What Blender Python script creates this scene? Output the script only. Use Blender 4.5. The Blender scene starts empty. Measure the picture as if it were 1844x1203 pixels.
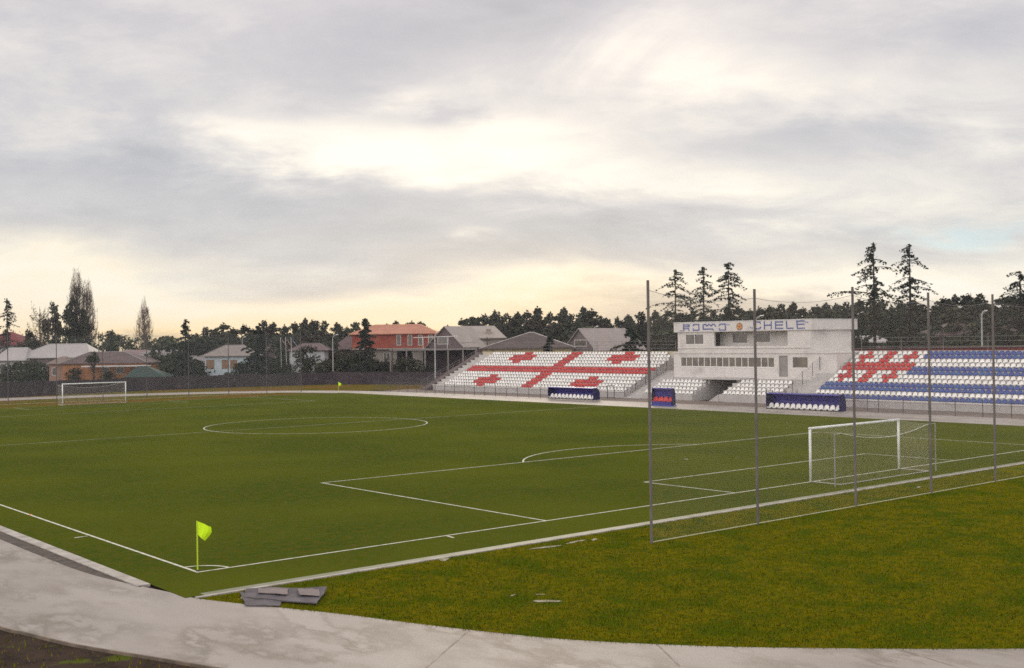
import bpy, math, random
from mathutils import Vector, Matrix
PI = math.pi
rad = math.radians
S = bpy.context.scene
C = S.collection
random.seed(7)

# ------------------------------------------------------------------ camera
CAM = Vector((-14.5774, -32.3658, 6.7644))
YAW, PIT, ROL, FPX = 0.8779, 0.0063, -0.0138, 2065.42
Fv = Vector((math.cos(YAW)*math.cos(PIT), math.sin(YAW)*math.cos(PIT), math.sin(PIT)))
Rv = Vector((math.sin(YAW), -math.cos(YAW), 0))
Uv = Rv.cross(Fv)
R2 = Rv*math.cos(ROL) + Uv*math.sin(ROL)
U2 = -Rv*math.sin(ROL) + Uv*math.cos(ROL)
cd = bpy.data.cameras.new('camera')
cam = bpy.data.objects.new('camera', cd); C.objects.link(cam)
M4 = Matrix((R2, U2, -Fv)).transposed().to_4x4(); M4.translation = CAM
cam.matrix_world = M4
cd.sensor_width = 36; cd.lens = FPX/1844*36; cd.clip_end = 6000; cd.clip_start = 0.1
S.camera = cam
S.render.resolution_x = 1024; S.render.resolution_y = 668

# ------------------------------------------------------------------ world: overcast evening sky
SUN_EL, SUN_AZ = 16.0, YAW - 0.03          # the glow sits behind the cloud ahead
w = bpy.data.worlds.new('World'); S.world = w; w.use_nodes = True
nt = w.node_tree; N = nt.nodes; LK = nt.links
for n in list(N): N.remove(n)
def nd(t, **k):
    n = N.new(t)
    for a, b in k.items(): setattr(n, a, b)
    return n
def val(x, sock):
    if isinstance(x, (int, float)): sock.default_value = x
    else: LK.new(x, sock)
def mth(op, a, b=0.0, c=None, clamp=False):
    n = nd('ShaderNodeMath', operation=op, use_clamp=clamp); val(a, n.inputs[0]); val(b, n.inputs[1])
    if c is not None: val(c, n.inputs[2])
    return n.outputs[0]
out = nd('ShaderNodeOutputWorld'); bg = nd('ShaderNodeBackground')
sky = nd('ShaderNodeTexSky', sky_type='NISHITA', sun_disc=False, sun_elevation=rad(SUN_EL), sun_rotation=PI/2 - SUN_AZ)
tc = nd('ShaderNodeTexCoord'); sep = nd('ShaderNodeSeparateXYZ'); LK.new(tc.outputs['Generated'], sep.inputs[0])
dx, dy, dz = sep.outputs
az = mth('ARCTAN2', dy, dx)
A0 = mth('SUBTRACT', YAW, az)                                # bearing to the right of the view axis
A0 = mth('WRAP', A0, PI, -PI)
E0 = mth('ARCSINE', dz)
zz = mth('ADD', mth('MAXIMUM', dz, 0.0), 0.24)
comb = nd('ShaderNodeCombineXYZ'); val(mth('DIVIDE', dx, zz), comb.inputs[0]); val(mth('DIVIDE', dy, zz), comb.inputs[1])
rot = nd('ShaderNodeVectorRotate', rotation_type='Z_AXIS'); LK.new(comb.outputs[0], rot.inputs['Vector']); rot.inputs['Angle'].default_value = -YAW
def noise(scale, detail, rough, seed, xs=1.0, ys=1.0, dist=0.0):
    m = nd('ShaderNodeMapping'); LK.new(rot.outputs[0], m.inputs[0]); m.inputs['Scale'].default_value = (xs, ys, 1); m.inputs['Location'].default_value = (seed, seed*1.7, 0)
    n = nd('ShaderNodeTexNoise'); LK.new(m.outputs[0], n.inputs['Vector']); n.inputs['Scale'].default_value = scale
    n.inputs['Detail'].default_value = detail; n.inputs['Roughness'].default_value = rough; n.inputs['Distortion'].default_value = dist
    return n.outputs['Fac']
n1 = noise(0.55, 6, 0.55, 3.1, 1.0, 0.9, 0.3); n2 = noise(1.7, 9, 0.62, 9.4, 1.0, 0.8, 0.5); n3 = noise(4.6, 8, 0.64, 1.2, 1.0, .7, .3)
wa = mth('MULTIPLY', mth('SUBTRACT', n2, 0.5), 0.26); we = mth('MULTIPLY', mth('SUBTRACT', n1, 0.5), 0.20)
A = mth('ADD', A0, wa); E = mth('ADD', E0, mth('ADD', we, mth('MULTIPLY', mth('SUBTRACT', n3, 0.5), 0.035)))
def blob(u, v, su, sv, k):
    a0 = math.atan((u-922)/FPX); e0 = (614.5-(u-922)*.0138-v)/FPX*math.cos(a0)
    p = mth('DIVIDE', mth('SUBTRACT', A, a0), su/FPX); q = mth('DIVIDE', mth('SUBTRACT', E, e0), sv/FPX)
    r = mth('ADD', mth('MULTIPLY', p, p), mth('MULTIPLY', q, q))
    return mth('MULTIPLY', mth('EXPONENT', mth('MULTIPLY', r, -1.0)), k)
light = [(690,290,330,58,.58),(700,190,80,28,.30),(390,240,120,26,.28),(1000,335,260,42,.28),(1260,120,330,70,.28),(1100,190,260,60,.10),(1560,330,300,50,.20),
         (230,45,260,35,.16),(60,520,260,70,.48),(420,560,420,55,.56),(1640,170,260,60,.16),(180,120,260,40,.12),(860,250,200,30,.20),(760,560,300,50,.34),(840,434,60,14,.28),(1500,480,520,50,.42),(1100,515,200,30,.14),(1250,60,150,80,.15)]
dark = [(330,345,280,42,-.22),(110,300,250,60,-.14),(560,395,330,45,-.18),(1080,400,260,55,-.32),(860,470,260,40,-.16),(750,232,80,30,-.30),(900,60,330,70,-.30),(1620,50,260,50,-.14),
        (1490,235,190,32,-.22),(1620,430,240,26,-.22),(1780,290,200,50,-.12),(560,130,260,60,-.10),(1010,150,120,50,-.12),(120,430,240,30,-.10)]
tot = 0.50
for b in light + dark: tot = mth('ADD', tot, blob(*b))
tot = mth('ADD', tot, mth('MULTIPLY', mth('SUBTRACT', n2, 0.5), 0.85))
tot = mth('ADD', tot, mth('MULTIPLY', mth('SUBTRACT', n3, 0.5), 0.72))
tot = mth('ADD', tot, mth('MULTIPLY', mth('SUBTRACT', n1, 0.5), 0.35))
ramp = nd('ShaderNodeValToRGB'); LK.new(tot, ramp.inputs[0])
cr = ramp.color_ramp
stops = [(0.0,(.43,.46,.49)),(.25,(.53,.545,.57)),(.45,(.63,.63,.635)),(.66,(.80,.78,.73)),(.85,(.97,.93,.82)),(1.0,(1.0,.98,.90))]
cr.elements[0].position = 0; cr.elements[0].color = (*stops[0][1],1); cr.elements[1].position = 1; cr.elements[1].color = (*stops[-1][1],1)
for p, c in stops[1:-1]: e = cr.elements.new(p); e.color = (*c,1)
def mixc(f, a, b, bt='MIX'):
    n = nd('ShaderNodeMix', data_type='RGBA', blend_type=bt); val(f, n.inputs[0])
    for x, s in ((a, n.inputs[6]), (b, n.inputs[7])):
        if isinstance(x, tuple): s.default_value = (*x, 1)
        else: LK.new(x, s)
    return n.outputs[2]
# warm tint low over the horizon ahead, a lilac tint high up
hz = mth('EXPONENT', mth('MULTIPLY', mth('POWER', mth('DIVIDE', mth('MAXIMUM', E, 0.0), 0.055), 2.0), -1.0))
side = mth('EXPONENT', mth('MULTIPLY', mth('POWER', mth('DIVIDE', mth('ADD', A0, 0.2), 0.42), 2.0), -1.0))
col = mixc(mth('MULTIPLY', hz, mth('ADD', mth('MULTIPLY', side, 0.62), 0.18)), ramp.outputs[0], (1.0,.76,.42), 'MULTIPLY')
hi = mth('SUBTRACT', mth('MULTIPLY', E0, 4.5), 0.3, clamp=True)
col = mixc(mth('MULTIPLY', hi, 0.6), col, (1.0,.94,1.0), 'MULTIPLY')
bl = blob(1740, 393, 110, 11, 0.55)
col = mixc(bl, col, (.60,.82,.86))
# the Nishita sky shows thinly through the cloud
skm = nd('ShaderNodeVectorMath', operation='SCALE'); LK.new(sky.outputs[0], skm.inputs[0]); skm.inputs['Scale'].default_value = 0.06
col = mixc(0.06, col, skm.outputs[0])
# unseen sky behind and overhead, raised and graded to light stands and facades
back = mth('MULTIPLY', mth('SUBTRACT', mth('ABSOLUTE', A0), 0.9), 2.0, clamp=True)
up = mth('MULTIPLY', mth('SUBTRACT', dz, 0.35), 2.0, clamp=True)
bcol = mixc(mth('MULTIPLY_ADD', mth('SINE', A0), 0.5, 0.5), (1.80,1.70,1.66), (.98,.97,1.0)); col = mixc(back, col, bcol); col = mixc(up, col, (1.10,1.06,1.04))
LK.new(col, bg.inputs[0]); bg.inputs[1].default_value = 1.0
LK.new(bg.outputs[0], out.inputs[0])

sd = bpy.data.lights.new('sun', 'SUN'); sd.energy = 0.7; sd.angle = rad(14); sd.color = (1.0, .86, .66)
so = bpy.data.objects.new('sun', sd); C.objects.link(so)
sdir = Vector((math.cos(SUN_AZ)*math.cos(rad(SUN_EL)), math.sin(SUN_AZ)*math.cos(rad(SUN_EL)), math.sin(rad(SUN_EL))))
so.rotation_euler = sdir.to_track_quat('Z', 'Y').to_euler()
S.view_settings.view_transform = 'Standard'; S.view_settings.look = 'None'; S.view_settings.exposure = 0.08; S.view_settings.gamma = 1.0
S.render.engine = 'CYCLES'
S.cycles.use_denoising = False; S.cycles.max_bounces = 5; S.cycles.transparent_max_bounces = 24; S.cycles.diffuse_bounces = 2; S.cycles.glossy_bounces = 2
S.cycles.filter_width = 1.6

# ------------------------------------------------------------------ materials
def mat(name, col, rough=0.8, col2=None, scale=3.0, detail=5.0, spread=(0.35,0.65), bump=0.0, bscale=20.0, spec=0.3, metal=0.0, stretch=(1,1,1), col3=None, scale3=0.3, spread3=(.45,.65), col4=None, scale4=.8, spread4=(.45,.6), vary=0.0):
    m = bpy.data.materials.new(name); m.use_nodes = True
    t = m.node_tree; n = t.nodes; l = t.links; b = n['Principled BSDF']
    b.inputs['Roughness'].default_value = rough; b.inputs['Metallic'].default_value = metal; b.inputs['Sheen Weight'].default_value = .045 if name == 'turf' else 0; b.inputs['Sheen Tint'].default_value = (.55,.6,.15,1); b.inputs['Specular IOR Level'].default_value = spec
    b.inputs['Base Color'].default_value = (*col, 1)
    tcn = n.new('ShaderNodeTexCoord'); mp = n.new('ShaderNodeMapping'); l.new(tcn.outputs['Object'], mp.inputs[0]); mp.inputs['Scale'].default_value = stretch
    def layer(sc, sp, base, c, dt):
        x = n.new('ShaderNodeTexNoise'); l.new(mp.outputs[0], x.inputs['Vector']); x.inputs['Scale'].default_value = sc; x.inputs['Detail'].default_value = dt
        r = n.new('ShaderNodeMapRange'); l.new(x.outputs['Fac'], r.inputs[0]); r.inputs[1].default_value = sp[0]; r.inputs[2].default_value = sp[1]
        k = n.new('ShaderNodeMix'); k.data_type = 'RGBA'; l.new(r.outputs[0], k.inputs[0])
        if isinstance(base, tuple): k.inputs[6].default_value = (*base, 1)
        else: l.new(base, k.inputs[6])
        k.inputs[7].default_value = (*c, 1)
        return k.outputs[2]
    o = col
    if col2: o = layer(scale, spread, o, col2, detail)
    if col3: o = layer(scale3, spread3, o, col3, 6.0)
    if col4: o = layer(scale4, spread4, o, col4, 5.0)
    if vary:
        oi = n.new('ShaderNodeObjectInfo'); r = n.new('ShaderNodeMapRange'); l.new(oi.outputs['Random'], r.inputs[0]); r.inputs[3].default_value = 1-vary; r.inputs[4].default_value = 1+vary
        h_ = n.new('ShaderNodeHueSaturation'); l.new(o, h_.inputs['Color']); l.new(r.outputs[0], h_.inputs['Value']); o = h_.outputs[0]
    if not isinstance(o, tuple): l.new(o, b.inputs['Base Color'])
    if bump:
        x = n.new('ShaderNodeTexNoise'); l.new(tcn.outputs['Object'], x.inputs['Vector']); x.inputs['Scale'].default_value = bscale; x.inputs['Detail'].default_value = 6
        u = n.new('ShaderNodeBump'); u.inputs['Strength'].default_value = bump; u.inputs['Distance'].default_value = 0.05
        l.new(x.outputs['Fac'], u.inputs['Height']); l.new(u.outputs[0], b.inputs['Normal'])
    return m
def stripes(m, axis, scale, amt, dist=0.02):
    """ribs of sheet metal or courses of tiles, as bump"""
    t = m.node_tree; n = t.nodes; l = t.links; b = n['Principled BSDF']
    tcn = n.new('ShaderNodeTexCoord'); wv = n.new('ShaderNodeTexWave'); wv.bands_direction = axis; wv.inputs['Scale'].default_value = scale
    l.new(tcn.outputs['Object'], wv.inputs['Vector']); u = n.new('ShaderNodeBump'); u.inputs['Strength'].default_value = amt; u.inputs['Distance'].default_value = dist
    l.new(wv.outputs['Fac'], u.inputs['Height']); l.new(u.outputs[0], b.inputs['Normal']); return m
def netmat(name, col, cell, wire, soft=1.0):
    """knotted mesh: square cells of string, open between"""
    m = bpy.data.materials.new(name); m.use_nodes = True
    t = m.node_tree; n = t.nodes; l = t.links; b = n['Principled BSDF']; b.inputs['Base Color'].default_value = (*col, 1); b.inputs['Roughness'].default_value = .8
    uv = n.new('ShaderNodeUVMap'); sp = n.new('ShaderNodeSeparateXYZ'); l.new(uv.outputs[0], sp.inputs[0])
    def lines(s):
        a = n.new('ShaderNodeMath'); a.operation = 'DIVIDE'; l.new(s, a.inputs[0]); a.inputs[1].default_value = cell
        f = n.new('ShaderNodeMath'); f.operation = 'FRACT'; l.new(a.outputs[0], f.inputs[0])
        k = n.new('ShaderNodeMath'); k.operation = 'LESS_THAN'; l.new(f.outputs[0], k.inputs[0]); k.inputs[1].default_value = wire/cell
        return k.outputs[0]
    mx = n.new('ShaderNodeMath'); mx.operation = 'MAXIMUM'; l.new(lines(sp.outputs[0]), mx.inputs[0]); l.new(lines(sp.outputs[1]), mx.inputs[1])
    tr = n.new('ShaderNodeBsdfTransparent'); ms = n.new('ShaderNodeMixShader'); l.new(mx.outputs[0], ms.inputs[0]); l.new(tr.outputs[0], ms.inputs[1]); l.new(b.outputs[0], ms.inputs[2])
    l.new(ms.outputs[0], n['Material Output'].inputs[0]); return m

# ------------------------------------------------------------------ mesh helper
class MB:
    def __init__(s): s.v = []; s.f = []; s.m = []; s.uv = None
    def poly(s, pts, mi=0):
        i = len(s.v); s.v += [tuple(p) for p in pts]; s.f.append(tuple(range(i, i+len(pts)))); s.m.append(mi)
    def box(s, x0, x1, y0, y1, z0, z1, mi=0, tf=None):
        P = [Vector((x, y, z)) for z in (z0, z1) for y in (y0, y1) for x in (x0, x1)]
        if tf: P = [tf @ p for p in P]
        i = len(s.v); s.v += [tuple(p) for p in P]
        for q in ((0,2,3,1),(4,5,7,6),(0,1,5,4),(2,6,7,3),(0,4,6,2),(1,3,7,5)): s.f.append(tuple(i+k for k in q)); s.m.append(mi)
        return s
    def tube(s, a, b, r0, r1=None, n=6, mi=0, caps=True):
        a = Vector(a); b = Vector(b); r1 = r0 if r1 is None else r1; d = (b-a)
        if d.length < 1e-6: return s
        d.normalize(); x = d.orthogonal().normalized(); y = d.cross(x); i = len(s.v)
        for p, r in ((a, r0), (b, r1)):
            for k in range(n):
                t = 2*PI*k/n; s.v.append(tuple(p + x*r*math.cos(t) + y*r*math.sin(t)))
        for k in range(n): j = (k+1) % n; s.f.append((i+k, i+j, i+n+j, i+n+k)); s.m.append(mi)
        if caps and n > 2: s.f.append(tuple(i+k for k in reversed(range(n)))); s.f.append(tuple(i+n+k for k in range(n))); s.m += [mi, mi]
        return s
    def prism(s, pts, ax, c0, c1, mi=0):
        """closed outline in the plane normal to axis ax, extruded from c0 to c1"""
        def mk(p, c): q = list(p); q.insert(ax, c); return tuple(q)
        i = len(s.v); n = len(pts); s.v += [mk(p, c0) for p in pts] + [mk(p, c1) for p in pts]
        s.f.append(tuple(i+k for k in range(n))); s.f.append(tuple(i+n+k for k in reversed(range(n)))); s.m += [mi, mi]
        for k in range(n): j = (k+1) % n; s.f.append((i+k, i+n+k, i+n+j, i+j)); s.m.append(mi)
        return s
    def mesh(s, name, mats, smooth=False):
        me = bpy.data.meshes.new(name); me.from_pydata(s.v, [], s.f)
        for m in (mats if isinstance(mats, (list, tuple)) else [mats]): me.materials.append(m)
        if any(s.m): me.polygons.foreach_set('material_index', s.m)
        if smooth: me.polygons.foreach_set('use_smooth', [True]*len(s.f))
        me.update(); return me
    def build(s, name, mats, parent=None, smooth=False, fixn=False):
        me = s.mesh(name, mats, smooth)
        if fixn:
            import bmesh
            b = bmesh.new(); b.from_mesh(me); bmesh.ops.recalc_face_normals(b, faces=b.faces); b.to_mesh(me); b.free()
        o = bpy.data.objects.new(name, me); C.objects.link(o); o.parent = parent; return o
def tag(o, label=None, cat=None, group=None, kind=None):
    if label: o['label'] = label
    if cat: o['category'] = cat
    if group: o['group'] = group
    if kind: o['kind'] = kind
    return o
def empty(name, label, cat, loc=(0,0,0), rz=0.0, group=None):
    o = bpy.data.objects.new(name, None); C.objects.link(o); o.location = loc; o.rotation_euler = (0,0,rz); o.empty_display_size = .3
    return tag(o, label, cat, group)
def copy_tree(o, parent=None):
    c = o.copy(); C.objects.link(c); c.parent = parent
    for ch in o.children: copy_tree(ch, c)
    return c
def uvplane(name, rows, mats, parent, cellw=None):
    """grid of points (rows of points), UV in metres"""
    b = MB(); nr = len(rows); nc = len(rows[0]); b.v = [tuple(p) for r in rows for p in r]
    for j in range(nr-1):
        for i in range(nc-1): b.f.append((j*nc+i, j*nc+i+1, (j+1)*nc+i+1, (j+1)*nc+i)); b.m.append(0)
    me = b.mesh(name, mats); uvl = me.uv_layers.new(name='UVMap'); U = {}
    for j in range(nr):
        a = 0.0
        for i in range(nc):
            if i: a += (Vector(rows[j][i])-Vector(rows[j][i-1])).length
            h = 0.0
            for q in range(1, j+1): h += (Vector(rows[q][i])-Vector(rows[q-1][i])).length
            U[j*nc+i] = (a, h)
    for lp in me.loops: uvl.data[lp.index].uv = U[lp.vertex_index]
    o = bpy.data.objects.new(name, me); C.objects.link(o); o.parent = parent; return o
# placing helpers: image pixels and an assumed distance give ground point and height
def far(u, D):
    """everything of the village stands beyond the boundary wall and the stands"""
    return D+(38 if u < 900 else 34 if u < 1345 else 12)
def at(u, D, z=0.0):
    d = Rv*((u-922)/FPX*D) + Fv*D; p = CAM + d; return Vector((p.x, p.y, z))
def hgt(u, v, D): return CAM.z + (614.5-(u-922)*.0138-v)/FPX*D

# ------------------------------------------------------------------ setting: ground, turf, track
m_dirt = mat('earth', (.060,.040,.030), .95, (.026,.019,.016), 1.2, 8, (.35,.7), .6, 9, col3=(.07,.085,.012), scale3=.9, spread3=(.60,.68), spec=.02)
m_dry = mat('dry_grass', (.125,.088,.012), .95, (.075,.080,.010), .35, 8, (.35,.65), .4, 8, col3=(.150,.075,.022), scale3=.10, spec=0)
m_lawn = mat('lawn_grass', (.104,.112,.002), 1.0, (.155,.120,.003), 8, 14, (.40,.58), 1.0, 24, col3=(.066,.086,.002), scale3=3.0, spread3=(.46,.66), spec=0.0, col4=(.058,.084,.002), scale4=.7, spread4=(.46,.62))
m_turf = mat('turf', (.050,.070,.005), 1.0, (.034,.056,.005), 3.5, 14, (.38,.62), .6, 30, col3=(.076,.068,.008), scale3=2.2, spread3=(.42,.72), spec=0.0, col4=(.072,.082,.006), scale4=.10, spread4=(.38,.62))
m_conc = mat('track_concrete', (.325,.285,.255), .62, (.26,.225,.20), .45, 10, (.38,.66), .3, 30, spec=.4, stretch=(1,.45,1), col3=(.215,.18,.15), scale3=.6, spread3=(.54,.70))
def rims(m, c, scale, lo, hi, seed):
    """tide marks left by dried puddles: thin irregular bands"""
    t = m.node_tree; n = t.nodes; l = t.links; b = n['Principled BSDF']; src = b.inputs['Base Color'].links[0].from_socket
    tcn = n.new('ShaderNodeTexCoord'); mp = n.new('ShaderNodeMapping'); l.new(tcn.outputs['Object'], mp.inputs[0]); mp.inputs['Location'].default_value = (seed,seed,0); mp.inputs['Scale'].default_value = (1,.5,1)
    x = n.new('ShaderNodeTexNoise'); l.new(mp.outputs[0], x.inputs['Vector']); x.inputs['Scale'].default_value = scale; x.inputs['Detail'].default_value = 7; x.inputs['Roughness'].default_value = .62
    r = n.new('ShaderNodeValToRGB'); l.new(x.outputs['Fac'], r.inputs[0]); e = r.color_ramp.elements; e[0].position = lo; e[0].color = (0,0,0,1); e[1].position = hi; e[1].color = (0,0,0,1); q = e.new((lo*.35+hi*.65)); q.color = (1,1,1,1)
    y = n.new('ShaderNodeTexNoise'); l.new(mp.outputs[0], y.inputs['Vector']); y.inputs['Scale'].default_value = .28; g_ = n.new('ShaderNodeMapRange'); l.new(y.outputs['Fac'], g_.inputs[0]); g_.inputs[1].default_value = .42; g_.inputs[2].default_value = .60; g_.inputs[4].default_value = .85
    mu = n.new('ShaderNodeMath'); mu.operation = 'MULTIPLY'; l.new(r.outputs[0], mu.inputs[0]); l.new(g_.outputs[0], mu.inputs[1])
    k = n.new('ShaderNodeMix'); k.data_type = 'RGBA'; l.new(mu.outputs[0], k.inputs[0]); l.new(src, k.inputs[6]); k.inputs[7].default_value = (*c,1); l.new(k.outputs[2], b.inputs['Base Color'])
rims(m_conc, (.165,.135,.105), .55, .47, .60, 3.0); rims(m_conc, (.22,.185,.155), 1.1, .54, .63, 11.0)
m_kerb = mat('kerb_concrete', (.43,.39,.35), .75, (.25,.22,.19), 1.6, 10, (.40,.68), .3, 30)
m_gutter = mat('gutter_earth', (.10,.078,.062), .9, (.05,.04,.035), 3, 8, (.35,.65), .6, 12)
m_apron = mat('apron_asphalt', (.20,.155,.135), .85, (.14,.115,.10), .4, 8, (.35,.65), .1, 20, spec=.1)
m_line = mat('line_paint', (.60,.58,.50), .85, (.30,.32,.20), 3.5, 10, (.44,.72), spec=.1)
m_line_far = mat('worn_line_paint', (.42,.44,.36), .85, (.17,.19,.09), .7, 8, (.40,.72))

b = MB(); b.poly([(-500,-500,-.06),(600,-500,-.06),(600,600,-.06),(-500,600,-.06)]); tag(b.build('ground', m_dirt), kind='structure')
def smooth_poly(pts, n=8):
    """Catmull-Rom through the points"""
    o = []
    for i in range(len(pts)-1):
        p0 = pts[max(i-1,0)]; p1 = pts[i]; p2 = pts[i+1]; p3 = pts[min(i+2,len(pts)-1)]
        for k in range(n):
            t = k/n
            o.append(tuple(.5*((2*p1[j]) + (-p0[j]+p2[j])*t + (2*p0[j]-5*p1[j]+4*p2[j]-p3[j])*t*t + (-p0[j]+3*p1[j]-3*p2[j]+p3[j])*t**3) for j in range(2)))
    o.append(tuple(pts[-1])); return o
inner = smooth_poly([(-2.62,95),(-2.62,60),(-2.62,30),(-2.62,11),(-2.6,6.5),(-2.5,2.5),(-2.15,0),(-1.75,-1.9),(-1.55,-3.1),(-.95,-4.6),(.32,-7.24),(1.51,-10.2),(2.8,-12.9),(4.3,-15.0),(6,-16.9),(9.6,-20.3),(14,-23.5),(20,-26.5),(30,-29)])
outer = smooth_poly([(-7.2,95),(-7.2,60),(-7.2,30),(-7.1,11),(-7.0,5),(-6.75,1),(-6.37,-2.79),(-6.08,-3.9),(-5.55,-5.85),(-4.65,-8.1),(-3.9,-10),(-2.6,-13),(-.8,-16.4),(1.5,-20),(4.5,-23.5),(8,-26.8),(13,-30),(19,-32.5),(30,-35)])
b = MB()
k = len(inner)
for i in range(k-1): b.poly([(*outer[i],0),(*inner[i],0),(*inner[i+1],0),(*outer[i+1],0)])
for P_, nx in ((inner, 1), (outer, -1)):               # slab edges
    for i in range(k-1): b.poly([(*P_[i],0),(*P_[i],-.08),(*P_[i+1],-.08),(*P_[i+1],0)])
# far bend and the straight before the stands
fi = smooth_poly([(-2.62,95),(-1.5,106),(4,115),(14,122),(29,123.5),(44,122),(55,118),(62.5,112.5),(66.6,106),(68.2,98),(68.3,88),(68.3,70),(68.3,40),(68.3,10),(68.3,-40)])
fo = smooth_poly([(-7.2,95),(-6,109),(1,121),(13,129),(29,131.2),(45,129.5),(58,124.5),(67,117.5),(72.3,109),(74.3,99),(75.2,88),(75.2,70),(75.2,40),(75.2,10),(75.2,-40)])
for i in range(len(fi)-1): b.poly([(*fo[i],0),(*fi[i],0),(*fi[i+1],0),(*fo[i+1],0)])
m_joint = m_conc
tag(b.build('running_track', m_conc, fixn=False), kind='structure')
# slab joints of the near bend
b = MB()
for i in range(90, k-1, 13):
    a = Vector((*inner[i],0)); c = Vector((*outer[i],0)); d = (Vector((*inner[i+1],0))-a).normalized()*.022
    b.poly([a-d+Vector((0,0,.004)), c-d+Vector((0,0,.004)), c+d+Vector((0,0,.004)), a+d+Vector((0,0,.004))])
tag(b.build('track_joints', mat('joint_tar', (.24,.20,.17), .9, (.38,.32,.28), 2, 6, (.45,.6))), kind='structure')
# kerb strip along the near bend's outer edge, dirt and edge shadow in its colour
b = MB()
for i in range(48, k-2):
    a = Vector((*outer[i],0)); c = Vector((*outer[i+1],0)); d = (c-a).normalized(); n_ = Vector((d.y,-d.x,0))
    b.poly([a+Vector((0,0,.006)), c+Vector((0,0,.006)), c+n_*.05+Vector((0,0,.006)), a+n_*.05+Vector((0,0,.006))])
    b.poly([a+n_*.05+Vector((0,0,.006)), c+n_*.05+Vector((0,0,.006)), c+n_*.06+Vector((0,0,-.10)), a+n_*.06+Vector((0,0,-.10))])
tag(b.build('track_kerb', mat('kerb_dirt_shadow', (.20,.15,.11), .9, (.10,.08,.06), 2.5, 7, (.35,.65))), kind='structure')
# lawn at the near end, between touch strip and track
b = MB(); lawn = [(-1.52,-3.2)] + [p for p in inner if p[1] < -3.15] + [(60,-30),(75.3,-26),(75.3,-3.2)]
b.poly([(x,y,-.012) for x,y in lawn]); tag(b.build('lawn', m_lawn), kind='structure')
# dry grass at the far end inside the track and beyond it
b = MB(); b.poly([(x,y,-.02) for x,y in [(-2.5,103)]+[p for p in fi if p[1] > 96]+[(68.3,103)]]); b.poly([(x,y,-.03) for x,y in [(-7.2,95),(-6,109),(1,121),(13,129),(29,131.2),(45,129.5),(58,124.5),(67,117.5),(72.3,109),(81,104),(100,115),(90,142),(60,150),(20,146),(-30,150),(-40,95)]])
tag(b.build('dry_grass', m_dry), kind='structure')
b = MB(); b.poly([(75.2,-40,-.008),(81,-40,-.008),(81,106,-.008),(74.0,104,-.008),(75.2,88,-.008)]); tag(b.build('apron', m_apron), kind='structure')
b = MB(); b.poly([(-1.72,-3.02,.008),(68.3,-3.02,.008),(68.3,104.0,.008),(-1.72,104.0,.008)]); tag(b.build('turf', m_turf), kind='structure')
# wet grey-green gutter and pale kerb behind the goal line
b = MB(); b.box(-1.5,75,-3.26,-3.12,-.05,.022); tag(b.build('end_kerb', m_kerb), kind='structure')
b = MB(); b.poly([(-1.2,-3.098,.013),(68.2,-3.098,.013),(68.2,-2.78,.013),(-1.2,-2.78,.013)]); tag(b.build('end_gutter', mat('gutter_algae', (.13,.14,.075), .6, (.20,.20,.14), 1.5, 8, (.35,.65))), kind='structure')
b = MB(); b.box(-2.12,-1.74,-.7,100,-.05,.03); tag(b.build('side_kerb', m_kerb), kind='structure')
b = MB()
ip = [p for p in inner if -.9 < p[1] < 96]
for i in range(len(ip)-1):
    b.poly([(ip[i][0],ip[i][1],.003),(-2.1,ip[i][1],.003),(-2.1,ip[i+1][1],.003),(ip[i+1][0],ip[i+1][1],.003)])
tag(b.build('side_gutter', m_gutter), kind='structure')

# pitch markings
def lines(name, segs, m, z=.016, wdt=.10):
    b = MB()
    for s in segs:
        for i in range(len(s)-1):
            a = Vector((*s[i],z)); c = Vector((*s[i+1],z)); d = (c-a).normalized(); n_ = Vector((-d.y,d.x,0))*wdt/2; e = d*(wdt/2 if len(s) == 2 else 0)
            b.poly([a-n_-e, c-n_+e, c+n_+e, a+n_-e])
    return tag(b.build(name, m), kind='structure')
mx = 34.0
def arc(cx, cy, r, a0, a1, n=48): return [(cx+r*math.cos(rad(a0+(a1-a0)*i/n)), cy+r*math.sin(rad(a0+(a1-a0)*i/n))) for i in range(n+1)]
lines('goal_line', [[(0,0),(67.2,0)]], m_line)
lines('touch_line', [[(0,.06),(0,103.5)]], m_line, .0165)
lines('penalty_area_line', [[(mx-20.16,.06),(mx-20.16,16.5)],[(mx-20.1,16.5),(mx+20.1,16.5)],[(mx+20.16,.06),(mx+20.16,16.5)]], m_line, .0165)
lines('goal_area_line', [[(mx-9.16,.06),(mx-9.16,5.5)],[(mx-9.1,5.5),(mx+9.1,5.5)],[(mx+9.16,.06),(mx+9.16,5.5)]], m_line, .0165)
al = math.degrees(math.asin(5.5/9.15))
lines('penalty_arc', [arc(mx,11,9.15,al,180-al)], m_line, .0175)
lines('centre_circle', [arc(mx,51.75,9.15,0,360,96)], m_line, .0175)
lines('corner_arc', [arc(0,0,1,0,90,16)], m_line, .0175)
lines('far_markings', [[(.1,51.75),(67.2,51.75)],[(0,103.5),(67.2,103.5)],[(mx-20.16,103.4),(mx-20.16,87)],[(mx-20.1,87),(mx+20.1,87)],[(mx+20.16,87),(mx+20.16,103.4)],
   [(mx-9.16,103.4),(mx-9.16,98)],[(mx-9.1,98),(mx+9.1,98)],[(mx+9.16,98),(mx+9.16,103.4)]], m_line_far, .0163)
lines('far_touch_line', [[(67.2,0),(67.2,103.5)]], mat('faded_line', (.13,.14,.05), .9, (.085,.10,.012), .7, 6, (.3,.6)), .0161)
lines('penalty_marks', [arc(mx,11,.07,0,360,10), arc(mx,51.75,.08,0,360,10), [(-.55,8.9),(-.15,8.95)], [(9.1,-.5),(9.15,-.15)]], m_line, .0169)

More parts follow.
